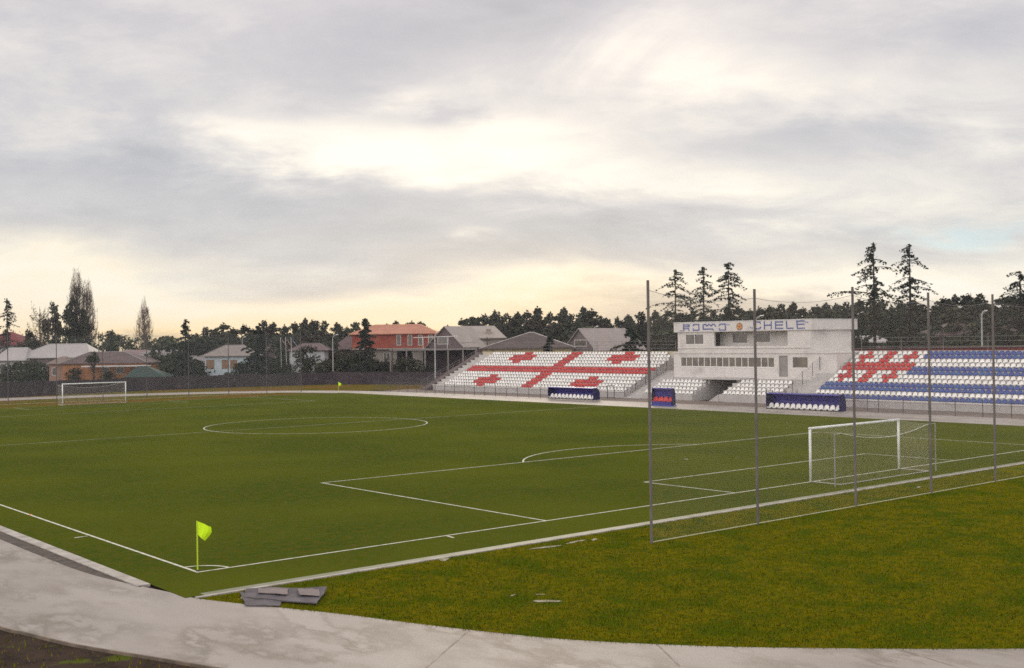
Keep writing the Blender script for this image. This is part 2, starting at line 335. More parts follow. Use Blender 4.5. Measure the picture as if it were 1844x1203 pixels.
# grass blades of the near lawn
def inside(x, y, P):
    r = False; j = len(P)-1
    for i in range(len(P)):
        if (P[i][1] > y) != (P[j][1] > y) and x < (P[j][0]-P[i][0])*(y-P[i][1])/(P[j][1]-P[i][1])+P[i][0]: r = not r
        j = i
    return r
def blades(name, n, region, poly, m, z0, hmin, hmax, wd):
    b = MB(); c = 0; rr = random.Random(11)
    while c < n:
        x = rr.uniform(region[0], region[1]); y = rr.uniform(region[2], region[3])
        p = Vector((x,y,0)); d = p-CAM; t = d.dot(Rv)/d.dot(Fv)
        if abs(t) > .47 or rr.random() > (26/d.length)**1.6 or not inside(x, y, poly): continue
        c += 1; a = rr.uniform(0, 2*PI); h = rr.uniform(hmin, hmax); l = rr.uniform(0, .6)*h; w_ = wd*rr.uniform(.6,1.3)
        b.v += [(x-w_*math.cos(a), y-w_*math.sin(a), z0), (x+w_*math.cos(a), y+w_*math.sin(a), z0), (x+l*math.sin(a), y-l*math.cos(a), z0+h)]
        i = len(b.v)-3; b.f.append((i,i+1,i+2)); b.m.append(rr.choice((0,0,0,1,1,2)))
    return tag(b.build(name, m), kind='stuff', label='short yellow green winter grass blades on the near lawn', cat='grass')
m_bl = [mat('blade_green', (.13,.138,.002), .9, (.165,.14,.003), .5, spec=0), mat('blade_dark', (.052,.070,.002), .9, (.080,.088,.002), .6, spec=0), mat('blade_straw', (.17,.125,.008), .9, spec=0)]
lawn_e = [(x-.07,y-.05) if (x,y) in inner else (x,y) for x,y in lawn]
blades('grass', 95000, (-2,40,-30,-3.3), lawn_e, m_bl, -.012, .03, .07, .011)
tf = blades('grass_tufts', 2600, (-2,40,-30,-3.4), lawn, m_bl, -.012, .06, .12, .014); tf['label'] = 'taller loose tufts standing in the near lawn grass'; tf['category'] = 'grass'
# rough weeds on the bare earth outside the track
odp = [p for p in outer if p[1] < 6]
blo = [(x-.15,y-.05) for x,y in odp if y > -26] + [(-12,-26),(-14,6)]
g2 = blades('weeds', 5000, (-14,6,-26,6), blo, m_bl, -.07, .04, .12, .02); g2['label'] = 'sparse weeds on the bare earth outside the near bend'; g2['category'] = 'weeds'
b = MB(); rr = random.Random(4)
for i in range(420):
    x = rr.uniform(-13,4); y = rr.uniform(-24,0)
    if not inside(x, y, blo): continue
    s = rr.uniform(.015,.07); p = [Vector((x,y,-.05))+Vector((rr.uniform(-s,s),rr.uniform(-s,s),rr.uniform(0,s))) for _ in range(5)]
    b.poly([p[0],p[1],p[4]]); b.poly([p[1],p[2],p[4]]); b.poly([p[2],p[3],p[4]]); b.poly([p[3],p[0],p[4]])
tag(b.build('gravel', mat('stone', (.17,.145,.13), .9, (.07,.055,.05), 8)), kind='stuff', label='scattered pale stones on the bare earth in the near corner', cat='gravel')

# ------------------------------------------------------------------ goals
m_white = mat('white_paint', (.78,.79,.76), .45, (.66,.66,.62), 2, 4, (.45,.7))
m_pipe = mat('galvanised_pipe', (.30,.29,.29), .6, (.22,.20,.19), 3, 5)
m_net = netmat('goal_net_string', (.50,.44,.36), .06, .0030)
def goal(label, cx, cy, s, rear=True):
    """s = +1: net lies towards -y"""
    g = empty('football_goal', label, 'goal', (cx,cy,0), 0 if s > 0 else PI)
    for x in (-3.72, 3.72):
        MB().tube((x,0,0),(x,0,2.5),.06,n=12).build('post', m_white, g, smooth=True)
    MB().tube((-3.78,0,2.5),(3.78,0,2.5),.06,n=12).build('crossbar', m_white, g, smooth=True)
    rows = []
    n = 14
    for j, t in enumerate((0,.25,.5,.75,1)):
        r = []
        for i in range(n+1):
            x = -3.72+7.44*i/n; q = 1-(2*i/n-1)**2
            r.append((x, -1.65*t, 2.48 - .10*t - q*.42*math.sin(t*PI/2)))
        rows.append(r)
    for zz_ in (.75,.45,.2,0.02):
        rows.append([(-3.72+7.44*i/n, -1.65-.0*zz_, (2.38-(1-(2*i/n-1)**2)*.42)*zz_) for i in range(n+1)])
    uvplane('net', rows, m_net, g)
    for x in (-3.72,3.72):
        uvplane('net', [[(x,-.02,2.45),(x,-.8,2.42),(x,-1.65,2.38)],[(x,-.02,1.2),(x,-.8,1.2),(x,-1.65,1.2)],[(x,-.02,.03),(x,-.8,.03),(x,-1.65,.03)]], m_net, g)
    f = MB()
    f.tube((-3.72,0,.03),(-3.72,-1.65,.03),.022).tube((3.72,0,.03),(3.72,-1.65,.03),.022).tube((-3.72,-1.65,.03),(3.72,-1.65,.03),.022)
    f.build('ground_bar', mat('grey_rope_bar', (.45,.43,.38), .8), g)
    f = MB(); 
    for i in range(n): f.tube(rows[4][i], rows[4][i+1], .012, n=4)
    f.build('net_cord', m_white, g)
    if rear:
        for x, y_ in ((-4.45,-1.84),(4.25,-1.72)):
            MB().tube((x,y_,0),(x,y_,2.4),.03,n=8).build('net_stanchion', m_pipe if x < 0 else m_pipe, g)
            MB().tube((x,y_,2.36),(x*.835,-1.65,2.36),.008,n=4).build('stay_rope', m_white, g)
    return g
goal('near white football goal with a sagging net, right of the pitch', mx, 0, 1)
goal('small distant white football goal at the far left end', mx, 103.5, -1, False)

# corner flags
m_neon = mat('neon_cloth', (.66,.98,.01), .7); m_neonpole = mat('neon_pole', (.50,.66,.03), .5, (.62,.45,.05), 1.2, 2, (.5,.7))
def corner_flag(x, y, label, rz):
    f = empty('corner_flag', label, 'corner flag', (x,y,0), rz)
    MB().tube((0,0,0),(0,0,1.52),.022,n=8).build('pole', m_neonpole, f)
    MB().tube((0,0,0),(0,0,.06),.05,n=10).build('base', mat('flag_base', (.05,.05,.05), .7), f)
    rows = []
    for j in range(6):
        t = j/5; rows.append([(.02+(.40-.06*t*0)*s*(1-.5*max(0,t-.45)/.55), .05*math.sin(s*6+t*2)*s, 1.51 - s*(.18+.08*t) - .40*t*(1-.0*s) + (.06*t*s)) for s in (0,.25,.5,.75,1)])
    uvplane('pennant', rows, m_neon, f); return f
corner_flag(0.05,.12,'neon yellow corner flag on its pole in the foreground', -.62)
corner_flag(67.2,103.4,'tiny distant neon yellow corner flag before the grey boundary wall', -1.0)

# ------------------------------------------------------------------ ball-stop nets on tall poles
m_pole = mat('painted_steel_pole', (.175,.145,.135), .6, (.12,.105,.10), 1.5, 5)
m_bnet = netmat('ball_net_string', (.40,.35,.29), .06, .0021)
def ball_net(name, label, xs, y, tops, polemat, netm, first_net=0):
    g = empty(name, label, 'net fence', (xs[0],y,0))
    for x, h in zip(xs, tops):
        b = MB().tube((x-xs[0],0,-.05),(x-xs[0],0,h),.050,n=10)
        b.build('net_pole', polemat, g, smooth=False)
    for i in range(first_net, len(xs)-1):
        a, c = xs[i]-xs[0], xs[i+1]-xs[0]; ta, tb_ = tops[i]-.35, tops[i+1]-.35
        rows = []
        for j in range(5):
            t = 1-j/4; rows.append([(a+(c-a)*s, .03*math.sin(s*9), (ta+(tb_-ta)*s - .22*(1-(2*s-1)**2))*t+.02) for s in [q/8 for q in range(9)]])
        uvplane('net_panel', rows, netm, g)
        f = MB()
        for q in range(8): f.tube(rows[0][q], rows[0][q+1], .010, n=4)
        f.build('top_cord', m_pipe, g)
        MB().tube((a,0,.03),(c,0,.03),.018,n=4).build('bottom_cord', mat('pale_cord', (.5,.5,.32), .8), g)
    return g
xs = [13.27,18.85,25.0,30.6,36.1,41.8,47.5]
ball_net('ball_net', 'tall see-through ball net on grey poles behind the near goal', xs, -5.93, [8.73,8.54,8.74,8.61,8.62,8.6,8.6], m_pole, m_bnet)
xf = [20.9,26.7,32.4,38.1,43.8,49.5,55.2,60.9,66.3]
m_farnet = netmat('far_net_string', (.16,.20,.17), .12, .006)
ball_net('ball_net', 'faint far ball net on thin poles behind the distant goal', xf, 112, [8.6]*9, mat('dull_pole', (.10,.09,.09), .7), m_farnet)

# ------------------------------------------------------------------ seating stands
m_stand = mat('painted_concrete', (.50,.47,.45), .75, (.42,.395,.375), 1.2, 7, (.35,.68), .08, 20)
m_wall = mat('white_render', (.68,.64,.60), .8, (.61,.57,.54), .8, 7, (.35,.68), .06, 20, col3=(.46,.43,.40), scale3=.45, spread3=(.58,.72))
m_dark = mat('dark_steel', (.045,.04,.045), .6, (.075,.06,.055), 4, 4)
m_rail = mat('rail_paint', (.22,.20,.19), .6, (.15,.13,.12), 3, 4)
RX, RD, RR, Z0 = 80.7, .76, .37, .78          # front wall, row depth, row rise, first tread
def terrace(y0, y1, n, cut=None):
    """stepped section: outline in x,z extruded along y"""
    pts = [(RX,-.05)]
    for i in range(n): pts += [(RX+RD*i, Z0+RR*i), (RX+RD*(i+1), Z0+RR*i)]
    pts.append((RX+RD*n, -.05)); b = MB(); b.prism(pts, 1, y0, y1); return b
left_stand = empty('grandstand', 'left concrete seating stand, its seats making a red cross flag on white', 'grandstand', (RX,81,0))
right_stand = empty('grandstand', 'right concrete seating stand with rows of blue and white seats', 'grandstand', (RX,20,0))
def child(b, name, m, p, **k):
    off = Vector(p.location); b.v = [tuple(Vector(q)-off) for q in b.v]; return b.build(name, m, p, **k)
child(terrace(61.95,100.15,12), 'terrace', m_stand, left_stand)
child(MB().box(89.82,90.02,61.95,100.2,0,5.27), 'back_wall', mat('ochre_wall', (.50,.44,.32), .85, (.42,.36,.27), 1), left_stand)
child(terrace(3.0,36.9,12), 'terrace', m_stand, right_stand)
pts = [(RX,-.05)]
for i in range(7): pts += [(RX+RD*i, Z0+RR*i), (RX+RD*(i+1), Z0+RR*i)]
pts.append((RX+RD*7,-.05))
child(MB().prism(pts, 1, 36.903, 38.9), 'aisle', m_stand, right_stand)
child(MB().box(89.82,90.02,3.0,36.9,0,5.27), 'back_wall', m_stand, right_stand)
# plinth wall facing the pitch, thin proud coping
for st, a, c in ((left_stand,61.95,100.15),(right_stand,3.0,38.9)):
    child(MB().box(RX-.06,RX+.02,a,c,Z0-.12,Z0+.012), 'coping', m_wall, st)
# stairs beside the left stand and a dark side slope at its far end
b = MB(); pts = [(RX-.3,-.05)]
for i in range(20): pts += [(RX-.3+.38*i, .05+.155*i), (RX-.3+.38*(i+1), .05+.155*i)]
pts.append((RX-.3+.38*20,-.05)); b.prism(pts, 1, 59.35, 61.9); child(b, 'stair', m_stand, left_stand)
b = MB(); b.prism([(RX-1.2,-.05),(RX-.9,.30),(RX+9.2,5.15),(RX+9.2,-.05)], 1, 100.2, 101.6); child(b, 'side_stair', mat('brown_steel', (.085,.06,.055), .8, (.13,.10,.09), 2), left_stand)

# seats ------------------------------------------------------------
def seat_mesh(name, m):
    prof = [(-.21,.035,.215),(-.20,.085,.23),(-.08,.055,.235),(.08,.065,.235),(.15,.12,.23),(.185,.25,.215),(.205,.36,.175),(.215,.405,.11)]   # x, z, half width
    b = MB(); nn = 6
    def ring(off):
        R_ = []
        for k_, (x, z, hw) in enumerate(prof):
            r = []
            for i in range(nn+1):
                s = 2*i/nn-1; cup = s*s
                if k_ <= 3: r.append((x+off*0, s*hw, z+.035*cup-off))
                else: r.append((x-.05*cup+off, s*hw, z-off*.3-(.03*cup if k_ >= 6 else 0)))
            R_.append(r)
        return R_
    A_, B_ = ring(0), ring(.022)
    n_ = len(prof); wv = nn+1
    for R_ in (A_, B_): b.v += [p for r in R_ for p in r]
    o = n_*wv
    for j in range(n_-1):
        for i in range(nn):
            q = (j*wv+i, (j+1)*wv+i, (j+1)*wv+i+1, j*wv+i+1); b.f.append(q[::-1]); b.m.append(0)
            b.f.append(tuple(o+t for t in q)); b.m.append(0)
    rim = [i for i in range(wv)] + [j*wv+nn for j in range(1,n_)] + [(n_-1)*wv+i for i in range(nn-1,-1,-1)] + [j*wv for j in range(n_-2,0,-1)]
    for q in range(len(rim)): a_, c_ = rim[q], rim[(q+1)%len(rim)]; b.f.append((a_,c_,o+c_,o+a_)); b.m.append(0)
    b.box(-.06,.10,-.05,.05,-.01,.05)
    me = b.mesh(name, m); me.polygons.foreach_set('use_smooth', [True]*len(me.polygons)); return me, b
def plastic(name, c, c2):
    m = mat(name, c, .42, c2, 1.3, 4, (.38,.62), spec=.45); t = m.node_tree
    mp = [n for n in t.nodes if n.type == 'MAPPING'][0]; ge = t.nodes.new('ShaderNodeNewGeometry'); t.links.new(ge.outputs['Position'], mp.inputs[0]); return m
mW = plastic('white_plastic', (.84,.81,.77), (.70,.68,.64)); mR = plastic('red_plastic', (.44,.016,.026), (.58,.050,.035)); mB = plastic('blue_plastic', (.055,.065,.27), (.05,.11,.30))
SM = {}; SB = {}
for k_, m in (('white', mW), ('red', mR), ('blue', mB)): SM[k_], SB[k_] = seat_mesh('stadium_seat', m)
ORD = ['','front','second','third','fourth','fifth','sixth','seventh','eighth','ninth','tenth','eleventh','back']
def words_n(n):
    a = ['','first','second','third','fourth','fifth','sixth','seventh','eighth','ninth','tenth','eleventh','twelfth','thirteenth','fourteenth','fifteenth','sixteenth','seventeenth','eighteenth','nineteenth','twentieth']
    t = {2:'twenty',3:'thirty',4:'forty',5:'fifty',6:'sixty'}
    if n <= 20: return a[n]
    return {30:'thirtieth',40:'fortieth',50:'fiftieth',60:'sixtieth'}.get(n) or t[n//10]+'-'+a[n%10]
seats = []     # (distance, x, y, z, colour, label)
P1 = {1:'WWRWWWRRWWWRWW',2:'WRRRWWRRWWRRRW',3:'WWRWWWRRWWWRWW',4:'R'*14,5:'R'*14,6:'WWRWWWRRWWWRWW',7:'WRRRWWRRWWRRRW',8:'WWRWWWRRWWWRWW'}
rr = random.Random(5)
def add_seat(x, y, z, c, lab):
    x += rr.uniform(-.012,.012); y += rr.uniform(-.012,.012)
    d = Vector((x,y,z))-CAM; t = d.dot(Rv)/d.dot(Fv); seats.append((d.length if abs(t) < .452 else 999, x, y, z, c, lab, rr.uniform(-.05,.05)))
for r in range(1,13):                          # r = 1 is the top row
    k_ = 12-r; x = RX+.42+RD*k_; z = Z0+RR*k_
    for c in range(64):
        if (r == 1 and c > 60) or (r == 2 and c > 62): continue
        y = 97.75-.28-.56*c + (k_-6)*-.045; col_ = 'white'
        if r in (6,7) or 30 <= c <= 33: col_ = 'red'
        for cc in (14, 49):
            for top in (1, 9):
                if (r in (top+1, top+2) and abs(c-cc) <= 4) or (r in (top, top+3) and abs(c-cc-(0)) <= 1): col_ = 'red'
        add_seat(x, y, z, col_, f'{col_} plastic seat, {words_n(c+1)} from the left in the {ORD[13-r]} row of the left stand')
    for c in range(56):
        y = 36.55-.28-.56*c; col_ = 'blue' if r in (1,2,5,6,9,10,12) else 'white'
        if r <= 8 and c < 14: col_ = {'W':'white','R':'red'}[P1[r][c]]
        add_seat(x, y, z, col_, f'{col_} plastic seat, {words_n(c+1)} from the left in the {ORD[13-r]} row of the right stand')
# centre block in front of the pavilion
for k_ in range(4):
    x = RX+.42+RD*k_; z = Z0+RR*k_
    n_r = (13,13,12,12)[k_]; n_l = (13,12,12,12)[k_]
    for c in range(n_r): add_seat(x, 40.75+.56*c, z, 'white', f'white plastic seat, {words_n(n_r-c)} to the right of the tunnel in the {ORD[k_+1] if k_ < 3 else "back"} row')
    for c in range(n_l): add_seat(x, 52.30+.56*c, z-.12, 'white', f'white plastic seat, {words_n(c+1)} to the left of the tunnel in the {ORD[k_+1] if k_ < 3 else "back"} row')
seats.sort(key=lambda s: s[0])
proto = {}
for d_, x, y, z, c, lab, rz in seats[:300]:
    if c not in proto: o = bpy.data.objects.new('stadium_seat', SM[c]); proto[c] = o
    else: o = proto[c].copy()
    C.objects.link(o); o.location = (x,y,z); o.rotation_euler = (0,0,rz)
    tag(o, lab, 'seat', 'plastic seats on the stands')
b = MB(); order = ['white','red','blue']
for d_, x, y, z, c, lab, rz in seats[300:]:
    q = SB[c]; i = len(b.v); cs, sn = math.cos(rz), math.sin(rz)
    b.v += [(px*cs-py*sn+x, px*sn+py*cs+y, pz+z) for px,py,pz in q.v]; b.f += [tuple(i+t for t in f) for f in q.f]; b.m += [order.index(c)]*len(q.f)
o = tag(b.build('stadium_seats', [mW,mR,mB], smooth=True), 'rows of white, red and blue plastic seats filling the farther parts of the stands', 'seats', 'plastic seats on the stands', 'stuff')

# ------------------------------------------------------------------ pavilion
XF = 86.2
def cv(y, z, x=XF):      # a point read on the plane x = 84.4, carried along the sight line to plane x
    k_ = (x-CAM.x)/(84.4-CAM.x); return CAM.y+(y-CAM.y)*k_, CAM.z+(z-CAM.z)*k_
pav = empty('pavilion', 'white two storey stadium pavilion with blue lettering along its parapet', 'pavilion', (XF,48,0))
def wall_x(xf, y0, y1, z0, z1, holes, th=.25):
    """wall facing -x at x = xf with real openings"""
    b = MB(); ys = sorted({y0,y1,*[h[i] for h in holes for i in (0,1)]}); zs = sorted({z0,z1,*[h[i] for h in holes for i in (2,3)]})
    def solid(i, j):
        if i < 0 or j < 0 or i >= len(ys)-1 or j >= len(zs)-1: return False
        cy_, cz_ = (ys[i]+ys[i+1])/2, (zs[j]+zs[j+1])/2
        return not any(h[0] < cy_ < h[1] and h[2] < cz_ < h[3] for h in holes)
    for i in range(len(ys)-1):
        for j in range(len(zs)-1):
            if not solid(i,j): continue
            a,c,e,g_ = ys[i],ys[i+1],zs[j],zs[j+1]
            b.poly([(xf,a,e),(xf,a,g_),(xf,c,g_),(xf,c,e)]); b.poly([(xf+th,a,e),(xf+th,c,e),(xf+th,c,g_),(xf+th,a,g_)])
            if not solid(i-1,j): b.poly([(xf,a,e),(xf+th,a,e),(xf+th,a,g_),(xf,a,g_)])
            if not solid(i+1,j): b.poly([(xf,c,e),(xf,c,g_),(xf+th,c,g_),(xf+th,c,e)])
            if not solid(i,j-1): b.poly([(xf,a,e),(xf,c,e),(xf+th,c,e),(xf+th,a,e)])
            if not solid(i,j+1): b.poly([(xf,a,g_),(xf+th,a,g_),(xf+th,c,g_),(xf,c,g_)])
    return b
def rect(y0, y1, z0, z1, x=XF):
    a = cv(y0, z0, x); c = cv(y1, z1, x); return (min(a[0],c[0]), max(a[0],c[0]), min(a[1],c[1]), max(a[1],c[1]))
yL = cv(57.0,7)[0]; yR = cv(38.75,7)[0]; ZM = 5.06; ZP = cv(50,7.52,86.0)[1]; ZT = cv(50,8.6,86.0)[1]
strip = rect(56.63,43.38,4.72,3.57); doorway = rect(42.84,41.69,4.85,2.62); win = rect(41.13,39.15,4.75,3.56)
wup = rect(55.85,53.13,7.30,6.10); rec = rect(51.61,41.66,7.46,5.89)
child(wall_x(XF, 36.93, 59.3, 2.26, ZM, [strip, doorway, win]), 'lower_wall', m_wall, pav)
b = MB(); b.box(XF+.25,93.5,59.05,59.3,0,ZM); b.box(XF+.25,93.5,36.93,37.18,0,ZM); b.box(93.5,93.7,36.93,59.3,0,ZM); child(b, 'lower_wall', m_wall, pav)
child(MB().box(XF+.25,93.5,37.18,59.05,2.15,2.27), 'floor', m_stand, pav)
child(MB().box(XF-.10,93.8,36.85,59.36,ZM+.004,ZM+.14), 'ledge', m_wall, pav)
child(wall_x(XF, yR, yL, ZM+.145, ZP, [wup, rec]), 'upper_wall', m_wall, pav)
b = MB(); b.box(XF+.25,93.5,yR,yR+.25,ZM+.145,ZP); b.box(XF+.25,93.5,yL-.25,yL,ZM+.145,ZP); b.box(93.3,93.5,yR+.25,yL-.25,ZM+.145,ZP); child(b, 'upper_wall', m_wall, pav)
child(MB().box(XF-.09,XF+.002,yR,yL,cv(50,5.66)[1],cv(50,5.74)[1]), 'ledge', m_wall, pav)
# recessed balcony: back wall with its own windows and door
XB = XF+1.7
d1 = rect(51.32,50.76,7.32,5.97,XB); w2 = rect(49.01,46.98,7.23,6.23,XB); w3 = rect(45.85,43.9,7.24,6.29,XB)
child(wall_x(XB, rec[0]-1.2, rec[1]+1.8, rec[2]-.004, ZP, [d1,w2,w3], .15), 'balcony_wall', m_wall, pav)
child(MB().box(XF+.252,XB,rec[0]-1.2,rec[1]+1.8,rec[2]-.2,rec[2]-.006), 'balcony_floor', m_stand, pav)
m_glass = mat('dull_glass', (.10,.085,.08), .12, (.17,.14,.11), .9, 4, (.35,.65), spec=.6)
m_glass2 = mat('tan_reflection_glass', (.20,.165,.125), .18, (.12,.10,.085), 1.1, 4, (.35,.65), spec=.5)  # brownish reflection in the panes put into the base colour
m_frame = mat('window_frame_white', (.72,.71,.68), .5)
def window(r, x, n, parent, gm, fw=.06, name='window'):
    y0,y1,z0,z1 = r; off = Vector(parent.location); f = MB()
    f.box(x+.02,x+.10,y0,y1,z0,z0+fw); f.box(x+.02,x+.10,y0,y1,z1-fw,z1)
    for i in range(n+1): c = y0+(y1-y0)*i/n; c = min(max(c,y0+fw/2),y1-fw/2); f.box(x+.018,x+.102,c-fw/2,c+fw/2,z0+fw,z1-fw)
    f.v = [tuple(Vector(q)-off) for q in f.v]; fo_ = f.build(name, m_frame, parent)
    g = MB().box(x+.07,x+.075,y0+.01,y1-.01,z0+.01,z1-.01); g.v = [tuple(Vector(q)-off) for q in g.v]; g.build('pane', gm, fo_)
window(strip, XF, 15, pav, m_glass2, .085); window(win, XF, 1, pav, m_glass2); window(wup, XF, 2, pav, m_glass, .07); window(w2, XB, 1, pav, m_glass, .03); window(w3, XB, 1, pav, m_glass, .03)
child(MB().box(XB+.05,XB+.09,d1[0],d1[1],d1[2],d1[3]), 'balcony_door', m_dark, pav)
child(MB().box(XF+.14,XF+.18,doorway[0],doorway[1],doorway[2],doorway[3]), 'doorway', mat('doorway_shade', (.30,.275,.26), .7, (.24,.22,.21), 1), pav)  # panel across the open doorway; the interior's shade is put into its colour
child(MB().box(XF-.004,XF+.06,win[0]-.08,win[1]+.08,win[2]-.07,win[2]-.005), 'sill', m_wall, pav); child(MB().box(XF-.01,XF+.06,strip[0]-.08,strip[1]+.08,strip[2]-.07,strip[2]-.005), 'sill', m_wall, pav)
# parapet with the lettering
yPL = cv(57.6,8,86.0)[0]; yPR = cv(38.7,8,86.0)[0]
child(MB().box(86.0,94.2,yPR-.12,yPL,ZP+.004,ZT), 'parapet', m_wall, pav)
child(MB().box(85.96,94.24,yPR-.16,yPL+.04,ZT+.003,ZT+.06), 'coping', m_frame, pav)
SIGN = [
('quotation_mark', [[(58.0, 7.77), (58.0, 7.65)], [(57.77, 7.77), (57.77, 7.65)]]),
('letter', [[(57.53, 8.43), (57.48, 7.67)], [(57.53, 8.39), (56.64, 8.38)], [(56.66, 8.38), (56.66, 8.17)], [(57.53, 8.16), (56.66, 8.17)], [(57.54, 7.94), (56.72, 7.95)], [(56.73, 7.95), (56.67, 7.69)]]),
('letter', [[(56.08, 8.28), (55.92, 8.41), (55.19, 8.39), (55.17, 7.75), (56.03, 7.74), (56.06, 7.91)]]),
('letter', [[(53.04, 7.71), (53.19, 7.85), (54.53, 7.84), (54.56, 8.33), (54.18, 8.4), (54.0, 8.19), (53.68, 8.39), (53.37, 8.2), (53.18, 8.38), (52.88, 8.36), (52.71, 8.15)]]),
('letter', [[(52.2, 8.24), (52.02, 8.37), (51.32, 8.37), (51.27, 7.7), (52.12, 7.7), (52.18, 7.87)]]),
('quotation_mark', [[(51.05, 8.34), (51.05, 8.24)], [(50.78, 8.33), (50.78, 8.22)]]),
('quotation_mark', [[(47.79, 7.98), (47.79, 7.83)], [(47.56, 7.93), (47.56, 7.77)]]),
('letter', [[(46.43, 8.35), (46.49, 8.5), (47.32, 8.5), (47.24, 7.76), (46.47, 7.77), (46.41, 7.91)]]),
('letter', [[(45.89, 8.5), (45.88, 7.72)], [(44.96, 8.48), (44.97, 7.72)], [(45.87, 8.13), (44.97, 8.13)]]),
('letter', [[(44.4, 8.46), (44.39, 7.74)], [(44.4, 8.45), (43.46, 8.44)], [(44.38, 8.12), (43.51, 8.12)], [(44.39, 7.75), (43.45, 7.75)]]),
('letter', [[(42.97, 8.48), (42.93, 7.73)], [(42.93, 7.74), (42.11, 7.75)]]),
('letter', [[(41.64, 8.49), (41.58, 7.71)], [(41.64, 8.47), (40.71, 8.47)], [(41.6, 8.13), (40.75, 8.14)], [(41.58, 7.72), (40.67, 7.73)]]),
('quotation_mark', [[(40.52, 8.4), (40.53, 8.28)], [(40.29, 8.4), (40.29, 8.28)]])]
m_blue = mat('sign_blue', (.07,.10,.30), .5, (.10,.13,.32), 3)
for nm, ss in SIGN:
    b = MB(); q = 0
    for s in ss:
        for i in range(len(s)-1):
            a = Vector((0,*s[i])); c = Vector((0,*s[i+1])); d = (c-a).normalized(); n_ = Vector((0,-d.z,d.y))*(.062 if nm == 'letter' else .045); e = d*(.055 if nm == 'letter' else 0); q += 1
            xa = 85.965-.0023*(q % 4)
            P_ = [a-n_-e, c-n_+e, c+n_+e, a+n_-e]; b.prism([(p.y,p.z) for p in P_], 0, xa, 85.997)
    child(b, nm, m_blue, pav)
def disc(r0, r1, x, cy_, cz_, n=28, mi=0, ky=1.0):
    b = MB()
    for i in range(n):
        a, c = 2*PI*i/n, 2*PI*(i+1)/n
        o_ = [(x, cy_+r*math.cos(t)*ky, cz_+r*math.sin(t)) for r, t in ((r0,a),(r1,a),(r1,c),(r0,c))]
        b.poly(o_ if r0 else [o_[0], o_[1], o_[2]], mi)
    return b
ey, ez = 49.29, 8.05
em = MB(); em.prism([(ey+.39*math.cos(2*PI*i/28), ez+.41*math.sin(2*PI*i/28)) for i in range(28)], 0, 85.97, 85.997)
eo = child(em, 'emblem', mat('emblem_gold', (.62,.34,.10), .5, (.52,.26,.10), 4), pav)
for q, r0, r1, m_ in ((0,.36,.41,mat('emblem_rim', (.16,.03,.03), .5)),(1,0,.10,mat('emblem_red', (.42,.04,.05), .5))):
    bb = disc(r0, r1, 85.966-.003*q, ey, ez); bb.v = [tuple(Vector(t)-Vector(pav.location)) for t in bb.v]; bb.build('emblem_ring' if q == 0 else 'emblem_centre', m_, eo)
bb = MB()
for i in range(5):
    t = PI/2+2*PI*i/5; u_ = Vector((math.cos(t),math.sin(t))); v_ = Vector((-u_.y,u_.x))*.045
    P_ = [Vector((ey,ez))+u_*.24-v_, Vector((ey,ez))+u_*.36-v_*.8, Vector((ey,ez))+u_*.36+v_*.8, Vector((ey,ez))+u_*.24+v_]
    bb.poly([(85.963,p.x,p.y) for p in P_])
bb.v = [tuple(Vector(t)-Vector(pav.location)) for t in bb.v]; bb.build('emblem_star', mat('emblem_dark', (.08,.03,.04), .5), eo)

# centre terrace with the players' tunnel
cen = empty('centre_terrace', 'low concrete terrace with a dark players tunnel below the pavilion', 'terrace', (RX,48,0))
def cterr(y0, y1, drop=0.0):
    pts = [(RX,-.05)]
    for i in range(4): pts += [(RX+RD*i, Z0+RR*i-drop), (RX+RD*(i+1), Z0+RR*i-drop)]
    pts += [(RX+RD*4, 2.24), (XF-.003, 2.24), (XF-.003, -.05)]
    return MB().prism(pts, 1, y0, y1)
child(cterr(38.95,47.95), 'terrace', m_stand, cen); child(cterr(51.75,59.3,.12), 'terrace', m_stand, cen)
b = MB()
for i in range(6): b.box(RX-.05+.0*i,RX+.5+.1*i,47.955+.22*i,47.955+.22*(i+1),-.05,.72-.13*i)
child(b, 'tunnel_steps', m_stand, cen)
child(MB().box(83.1,XF-.006,47.2,52.75,2.243,2.40), 'tunnel_roof', m_stand, cen)
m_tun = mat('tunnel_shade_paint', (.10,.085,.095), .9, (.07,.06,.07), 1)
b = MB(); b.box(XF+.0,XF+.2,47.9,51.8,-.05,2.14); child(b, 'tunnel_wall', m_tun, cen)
child(MB().box(RX-1.2,RX+.0,47.5,52,-.04,.012), 'tunnel_ramp', m_apron, cen)

# ------------------------------------------------------------------ railings
m_mesh = netmat('wire_mesh', (.13,.12,.12), .10, .007)
def fence(label, pts, hgts=1.45, rail=False, panel=True, m=m_dark, r=.032, name='wire_fence', cat='fence', postlist=None):
    g = empty(name, label, cat, pts[0]); o0 = Vector(pts[0])
    for p in (postlist or pts):
        p = Vector(p)-o0; MB().tube(p, p+Vector((0,0,hgts)), r, n=5).build('fence_post', m, g)
    if panel: uvplane('mesh_panel', [[tuple(Vector(p)-o0+Vector((0,0,h*hgts+.03))) for p in pts] for h in (.92,.02)], m_mesh, g)
    if rail:
        f = MB()
        for h in rail:
            for i in range(len(pts)-1): f.tube(Vector(pts[i])-o0+Vector((0,0,h)), Vector(pts[i+1])-o0+Vector((0,0,h)), r*.7, n=4)
        f.build('rail', m, g)
    return g
fence('dark post and wire fence in front of the left stand', [(74.5,67.7+2.12*i,0) for i in range(19)])
fence('short dark wire fence from the left dugout towards the stair', [(74.6,62.2,0),(76.3,64.9,0),(77.9,63.4,0)], panel=False)
g = empty('fence_gate', 'brown metal gate frame left of the stair, beside the left dugout', 'gate', (78.5,62.64,0))
